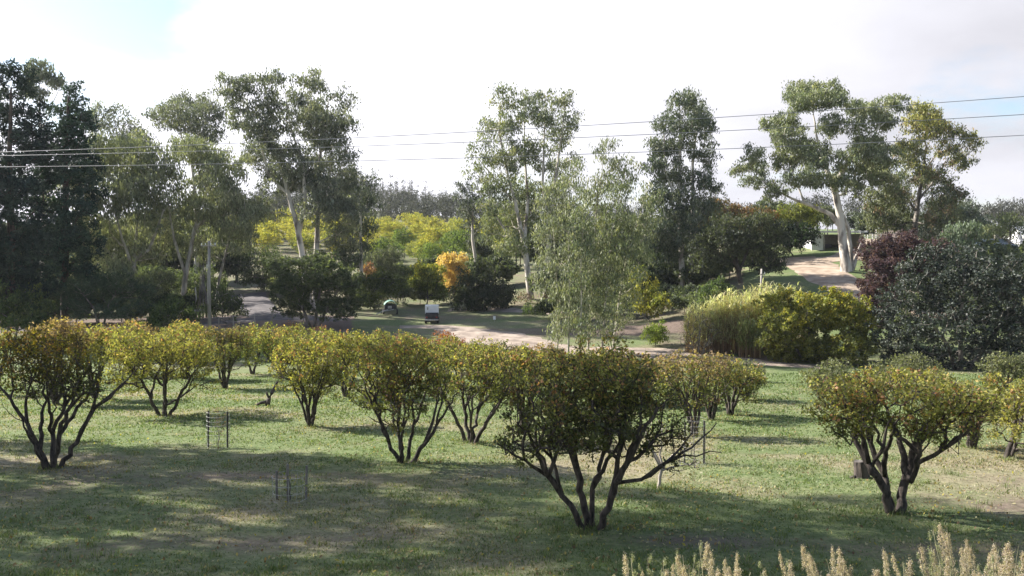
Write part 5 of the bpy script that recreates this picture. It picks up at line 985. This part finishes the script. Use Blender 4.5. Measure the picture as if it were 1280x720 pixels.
# ------------------------------------------------------------------ vehicles
def utility():
    p = ground_at(540, 403.5); o = root('utility_vehicle', p, 'small dark farm vehicle with white upright panel, parked on the dirt', 'vehicle', rz=R(4))
    MB().box((0, .1, .62), (1.5, 2.6, .34)).box((0, -.9, .78), (1.46, .7, .12), taper=.96).build('chassis', M['dark'], o, bevel=.03)
    t = MB(); t.box((0, -.72, .86), (1.52, 1.1, .06)); t.box((0, -1.26, 1.02), (1.52, .05, .30)); t.box((-.74, -.72, 1.02), (.05, 1.1, .30)); t.box((.74, -.72, 1.02), (.05, 1.1, .30)); t.box((0, -.2, 1.06), (1.52, .05, .36)); t.build('tray', M['dark'], o, bevel=.01)
    MB().box((0, -1.38, .47), (1.62, .12, .15)).build('bumper', M['steel'], o, bevel=.03)
    MB().box((.0, -.12, 1.58), (1.62, .07, .92)).build('rear_screen', M['white'], o, bevel=.02)
    MB().box((-.5, -.165, 1.72), (.14, .02, .3)).build('vent', M['steel'], o, bevel=.005)
    MB().box((0, .52, 2.06), (1.62, 1.36, .06)).build('roof', M['white'], o, bevel=.02)
    for x in (-.72, .72): MB().tube([(x, 1.15, .8), (x, 1.0, 1.5), (x, .9, 2.04)], .035, 6).build('roof_post', M['dark'], o)
    for x in (-.38, .38): MB().box((x, .35, .92), (.56, .5, .16)).box((x, .12, 1.16), (.54, .12, .42)).build('seat', M['dark'], o, bevel=.03)
    MB().box((0, 1.25, .86), (1.4, .6, .3), taper=.8).build('bonnet', M['dark'], o, bevel=.05)
    MB().tube([(-.38 + .17 * math.cos(a), .82 + .05 * math.sin(a), 1.2 + .16 * math.sin(a)) for a in np.linspace(0, 6.283, 13)], .016, 5).tube([(-.38, .82, 1.2), (-.38, 1.05, 1.0)], .02, 5).build('steering_wheel', M['dark'], o)
    for x in (-.58, .58): MB().box((x, -1.31, .78), (.2, .05, .12)).build('tail_light', M['redlamp'], o, bevel=.01)
    for x in (-.7, .7):
        for y in (-.85, 1.05):
            w = MB(); pr = [(.2, -.13), (.29, -.13), (.33, -.09), (.335, 0), (.33, .09), (.29, .13), (.2, .13)]; n = 16; v0 = len(w.v)
            for k in range(n):
                a = 2 * math.pi * k / n
                for r, xo in pr: w.v.append((x + xo, y + r * math.cos(a), .335 + r * math.sin(a)))
            m_ = len(pr)
            for k in range(n):
                for i in range(m_ - 1): w.f.append([k * m_ + i, ((k + 1) % n) * m_ + i, ((k + 1) % n) * m_ + i + 1, k * m_ + i + 1])
            wh = w.build('wheel', M['rubber'], o, smooth=True)
            MB().tube([(x - .09, y, .335), (x - .03, y, .335), (x + .03, y, .335), (x + .09, y, .335)], [.2, .16, .16, .2], 14).build('rim', M['steel'], wh)
M['redlamp'] = simple_mat('red_lamp_lens', (.25, .02, .02), (.35, .03, .03), 5, .3, 0)
utility()
def trailer():
    p = ground_at(488, 393); o = root('trailer', p, 'small dark trailer with pale green cover under the trees', 'trailer', rz=R(12))
    b = MB(); b.box((0, 0, .75), (1.5, 1.9, .08)); b.box((-.73, 0, 1.0), (.05, 1.9, .5)); b.box((.73, 0, 1.0), (.05, 1.9, .5)); b.box((0, -.93, 1.0), (1.5, .05, .5)); b.box((0, .93, 1.0), (1.5, .05, .5)); b.build('tray', M['dark'], o, bevel=.01)
    MB().box((-.12, -.97, 1.0), (.5, .04, .34)).build('tail_panel', M['steel'], o, bevel=.01)
    c = MB(); n = 6
    for k in range(n):
        t0, t1 = k / n, (k + 1) / n; f = lambda t: (-.8 + 1.6 * t, 1.32 + .5 * math.sin(math.pi * t) ** .7)
        (x0, z0), (x1, z1) = f(t0), f(t1); c.poly([(x0, -.95, z0), (x1, -.95, z1), (x1, .95, z1 + .02), (x0, .95, z0 + .02)]); c.poly([(x0, -.95, z0 - .05), (x0, .95, z0 - .03), (x1, .95, z1 - .03), (x1, -.95, z1 - .05)])
        c.poly([(x0, -.95, z0 - .05), (x1, -.95, z1 - .05), (x1, -.95, z1), (x0, -.95, z0)])
    c.build('cover', M['greenpanel'], o)
    for x in (-.7, .7):
        for y in (-.85, .85): MB().tube([(x, y, 1.2), (x, y, 1.38)], .025, 5).build('stay', M['steel'], o)
    for x in (-.85, .85):
        wh = MB().tube([(x - .1, 0, .36), (x - .07, 0, .36), (x + .07, 0, .36), (x + .1, 0, .36)], [.3, .36, .36, .3], 16).build('wheel', M['rubber'], o); MB().tube([(x - .11, 0, .36), (x + .11, 0, .36)], .17, 12).build('rim', M['steel'], wh)
    MB().tube([(-.35, -.95, .7), (-1.1, -1.9, .55), (-1.9, -2.6, .25)], .05, 6).tube([(.35, -.95, .7), (-1.1, -1.9, .55)], .05, 6).build('drawbar', M['steel'], o)
trailer()

# ------------------------------------------------------------------ seeding weeds on the near bank
def dock(name, hgt, side, pal, npl):
    o = root(name, (0, 0, 0), 'x', 'weed', None); sk = Skel()
    sk.limb([(0, 0, -.05), (.02, 0, hgt * .5), (rng.uniform(-.05, .05), rng.uniform(-.05, .05), hgt)], [.008, .006, .0025], seg=.08, wob=.004, free=.1)
    K = []
    for i in range(npl):
        z = hgt * (1 - .27 * rng.uniform(0, 1) ** 1.3); a = rng.uniform(0, 6.28); r = side * (1.03 - z / hgt) * 4.2 * rng.uniform(.3, 1) + .004; K.append((r * math.cos(a), r * math.sin(a), z))
    sk.connect(np.array(K), .1, .05, .03); link('stem', sk.mesh(name + '_stem', M['weedstem'], .0018), o)
    K = np.array(K); C = np.repeat(K, 34, 0) + rng.normal(0, 1, (len(K) * 34, 3)) * np.array([.0065, .0065, .012]); col = pick(pal, len(C)) * np.exp(rng.normal(0, .18, (len(C), 1)))
    link('seed_head', leaves(name + '_seed', C, .0078, .55, M['dry'], np.clip(col, 0, .85), .2), o)
    n = 26; z = rng.uniform(.05, .7, n) * hgt; P = np.stack([np.zeros(n), np.zeros(n), z], 1)
    link('leaf', blades(P, rng.uniform(.06, .15, n), rng.uniform(.3, .9, n), np.full(n, .007), M['grass'], [(.13, .15, .07, 3), (.18, .18, .10, 2), (.09, .11, .05, 2)], 3, name + '_leaf', 1.0), o)
    return o
M['weedstem'] = simple_mat('weed_stem', (.12, .12, .07), (.22, .20, .12), 20, .8, 0)
SEED = [(.46, .385, .345, 3), (.55, .48, .43, 2), (.35, .27, .24, 2)]; GREY = [(.28, .29, .20, 3), (.36, .36, .26, 2), (.20, .22, .14, 1)]
docks = [dock('seeding_weed', 1.0, .03, SEED, 22), dock('seeding_weed', 1.0, .055, SEED, 40), dock('grey_weed', 1.0, .02, GREY, 20)]
dl = ['slim weed with a pale buff seed plume along the bottom edge', 'fuller weed with a broad buff seed plume along the bottom edge', 'slim grey green weed spike among the buff plumes along the bottom edge']; dg = ['slim buff seeding weeds', 'full buff seeding weeds', 'grey green weed spikes']
fd = [True] * 3
spec = [(i, px, py) for i, px, py in [(0, 797, 702), (2, 806, 698), (2, 819, 697), (2, 829, 694), (2, 847, 690), (2, 838, 700), (1, 887, 685), (0, 870, 702), (1, 892, 704), (0, 912, 692), (1, 924, 700), (0, 906, 712), (0, 960, 714), (2, 980, 714), (0, 1000, 712), (0, 1026, 696), (1, 1038, 693), (1, 1048, 696), (0, 1051, 690), (1, 1058, 700), (0, 1075, 691), (1, 1083, 696), (1, 1093, 703), (0, 1104, 694), (2, 1117, 710), (0, 1128, 700), (0, 1134, 692), (2, 1150, 715),
        (2, 1198, 669), (2, 1209, 666), (0, 1201, 678), (1, 1219, 671), (0, 1226, 688), (1, 1235, 670), (1, 1242, 666), (1, 1250, 677), (1, 1245, 690), (1, 1238, 698), (0, 1252, 696), (1, 1266, 672), (0, 1274, 680), (1, 1276, 690), (0, 1268, 708), (1, 1280, 700), (0, 1213, 706), (1, 1224, 712), (1, 1258, 706), (2, 1190, 700), (2, 1180, 704), (2, 1172, 708), (2, 1185, 712), (0, 1240, 712), (1, 1290, 684), (2, 1160, 712), (0, 1206, 690), (2, 1216, 694), (2, 1230, 700), (2, 1262, 690)] + [(int(rng.integers(0, 3)), rng.uniform(1150, 1300), rng.uniform(688, 735)) for _ in range(46)] + [(int(rng.integers(0, 3)), rng.uniform(785, 1150), rng.uniform(704, 735)) for _ in range(42)]]
for i, px, py in spec:
    Y = rng.uniform(4.6, 6.4); t = at(px, py, Y); g = gnd(t.x, t.y); s = t.z - g
    if fd[i]: o = docks[i]; o.location = (t.x, t.y, g); fd[i] = False; o.scale = (.75 + .25 * s, .75 + .25 * s, s)
    else: o = dup(docks[i], (t.x, t.y, g), rng.uniform(0, 6.28), (rng.uniform(.65, 1.2),) * 2 + (s,))
    o['label'] = dl[i]; o['group'] = dg[i]; o.rotation_euler.x = rng.normal(0, .12); o.rotation_euler.y = rng.normal(0.03, .16)

# ------------------------------------------------------------------ grass, fallen leaves (nobody could count them)
def scatter_floor(n, y0, y1):
    Y = np.exp(rng.uniform(math.log(y0), math.log(y1), n)); X = rng.uniform(-.72, .72, n) * Y; return X, Y
TX, TY = scatter_floor(420, 12, 40); TX = np.concatenate([TX] + [np.array([x]) + rng.normal(0, .22, 9) for x, y in FRUIT_BASES if y < 40]); TY = np.concatenate([TY] + [np.array([y]) + rng.normal(0, .2, 9) for x, y in FRUIT_BASES if y < 40])
kk = 26; TX = np.repeat(TX, kk) + rng.normal(0, .09, len(TX) * kk); TY = np.repeat(TY, kk) + rng.normal(0, .09, len(TY) * kk); tk = dirt_field(TX, TY) < .6; TX, TY = TX[tk], TY[tk]; n = len(TX)
tag(link('grass_tufts', blades(np.stack([TX, TY, G(TX, TY) - .01], 1), rng.uniform(.06, .2, n), rng.uniform(.2, .9, n), np.full(n, .012), M['grass'], [(.12, .17, .05, 3), (.17, .20, .075, 2), (.26, .24, .13, 1.2)], 2, 'grass_tufts', .8)), 'longer tufts of grass standing in the lawn and round the tree feet', 'grass', kind='stuff')
X, Y = scatter_floor(225000, 11.5, 60)
dr = dry_field(X, Y); di = dirt_field(X, Y); tu = vnoise(X, Y, .35, 21) * .6 + vnoise(X, Y, 1.2, 22) * .4
keep = rng.uniform(0, 1, len(X)) < np.clip(1.25 - 1.9 * di - .7 * np.maximum(dr - .55, 0), .04, 1) * np.clip(tu * 1.7, .15, 1)
X, Y, dr, di, tu = (a[keep] for a in (X, Y, dr, di, tu)); n = len(X)
P = np.stack([X, Y, G(X, Y) - .005], 1); H = (.02 + .065 * tu * rng.uniform(.4, 1.4, n)) * (1 - .5 * di) * np.clip(Y / 26, 1, 1.6); W = np.maximum(.007, Y * .00075) * rng.uniform(.8, 1.3, n)
a = rng.uniform(0, 6.283, n); ln = rng.uniform(.2, 1.1, n); d = np.stack([np.cos(a), np.sin(a), np.zeros(n)], 1); b = rng.uniform(0, 6.283, n); sd = np.stack([np.cos(b), np.sin(b), np.zeros(n)], 1)
V = np.empty((n, 3, 3)); V[:, 0] = P - sd * W[:, None]; V[:, 1] = P + sd * W[:, None]; V[:, 2] = P + d * (H * ln)[:, None] + np.array([0, 0, 1]) * H[:, None]
g1 = pick([(.105, .158, .048, 3), (.145, .19, .066, 3), (.08, .125, .038, 2), (.19, .215, .09, 1)], n); g2 = pick([(.28, .25, .15, 3), (.21, .18, .11, 2), (.34, .31, .19, 1)], n)
st = rng.uniform(0, 1, n) < np.clip((dr - .36) * 2.4, .04, .8); col = np.where(st[:, None], g2, g1) * np.exp(rng.normal(0, .18, (n, 1)))
tag(link('grass', mesh_np('grass', V.reshape(-1, 3), np.arange(n * 3).reshape(n, 3), M['grass'], ('leaf_colour', np.repeat(np.clip(col, 0, .8), 3, axis=0)))), 'short patchy green and straw grass of the orchard floor', 'grass', kind='stuff')
C = []
for x, y in FRUIT_BASES:
    if y < 50:
        k = int(260 * min(1, 26 / y)); rr = np.abs(rng.normal(0, 2.2, k)); aa = rng.uniform(0, 6.283, k); C.append(np.stack([x + rr * np.cos(aa) + .8, y + rr * np.sin(aa), np.zeros(k)], 1))
X, Y = scatter_floor(5200, 12, 45); C.append(np.stack([X, Y, X * 0], 1)); C = np.vstack(C); C[:, 2] = G(C[:, 0], C[:, 1]) + .022 + rng.uniform(0, .02, len(C))
col = pick([(.36, .30, .16, 3), (.30, .20, .10, 2), (.42, .38, .24, 2), (.16, .10, .06, 2), (.38, .32, .06, 1)], len(C))
tag(link('fallen_leaves', leaves('fallen_leaves', C, np.maximum(.07, C[:, 1:2] * .0022), .6, M['leaf'], col, 0, None, .75)), 'pale and brown fallen leaves scattered on the orchard grass', 'leaves', kind='stuff')

# tall gums just out of frame on the left: they throw the long shade over the foreground
for lab, x, y, hh, lob in [('tall gum beyond the left edge shading the nearest tree', -29, 28.4, 32, 0), ('gum beyond the left edge shading the near lawn', -28, 23.2, 25, 1), ('low gum beyond the left edge near the bank', -26, 20.6, 18, 2), ('gum set further out beyond the left edge', -35, 27.6, 31, 3), ('low crowned gum beyond the left edge behind the lawn shade', -23, 18.6, 13, 4)]:
    o = root('gum_tree', (x, y, gnd(x, y) - .05), lab, 'tree'); sk = Skel()
    sk.limb([(0, 0, 0), (.3, .1, hh * .3), (.1, -.2, hh * .6), (.3, 0, hh * .92)], [.34, .28, .18, .05], seg=.8, wob=.05, free=.3)
    E = [(np.array([rng.uniform(-.12, .12) * hh, rng.uniform(-.11, .11) * hh, hh * rng.uniform(.36, .95)]), np.array([hh * .06, hh * .05, hh * .085])) for _ in range(22 if lob == 0 else 13)]
    K = ellip_pts(E, .95, 1.0, 2.2, cap=420); sk.connect(K, .25, .8, .07); link('trunk', sk.mesh('near_gum_trunk', M['gumbark'], .018), o)
    C, col = foliage(K, 64 if lob == 0 else 26, .75, .2, 8, GUM); link('crown', leaves('near_gum_crown', C, .36, .36, M['gumleaf'], col, .45), o)

# ------------------------------------------------------------------ air
lo_z = float(ZZ.min()) - 1.0; hz = 70.0
MB().box((0, 720, (lo_z + hz) / 2), (1830, 1590, hz - lo_z)).build('haze', None)
ho = bpy.data.objects['haze']; ho.data.materials.clear(); hm, hn, hl = mat('haze_air')
pv = hn.new('ShaderNodeVolumePrincipled'); pv.inputs['Color'].default_value = (.86, .90, 1.0, 1); pv.inputs['Density'].default_value = .00012; pv.inputs['Anisotropy'].default_value = .2
oo = hn.new('ShaderNodeOutputMaterial'); hl.new(pv.outputs[0], oo.inputs['Volume']); ho.data.materials.append(hm); tag(ho, 'thin pale air over the whole valley', 'haze', kind='stuff')
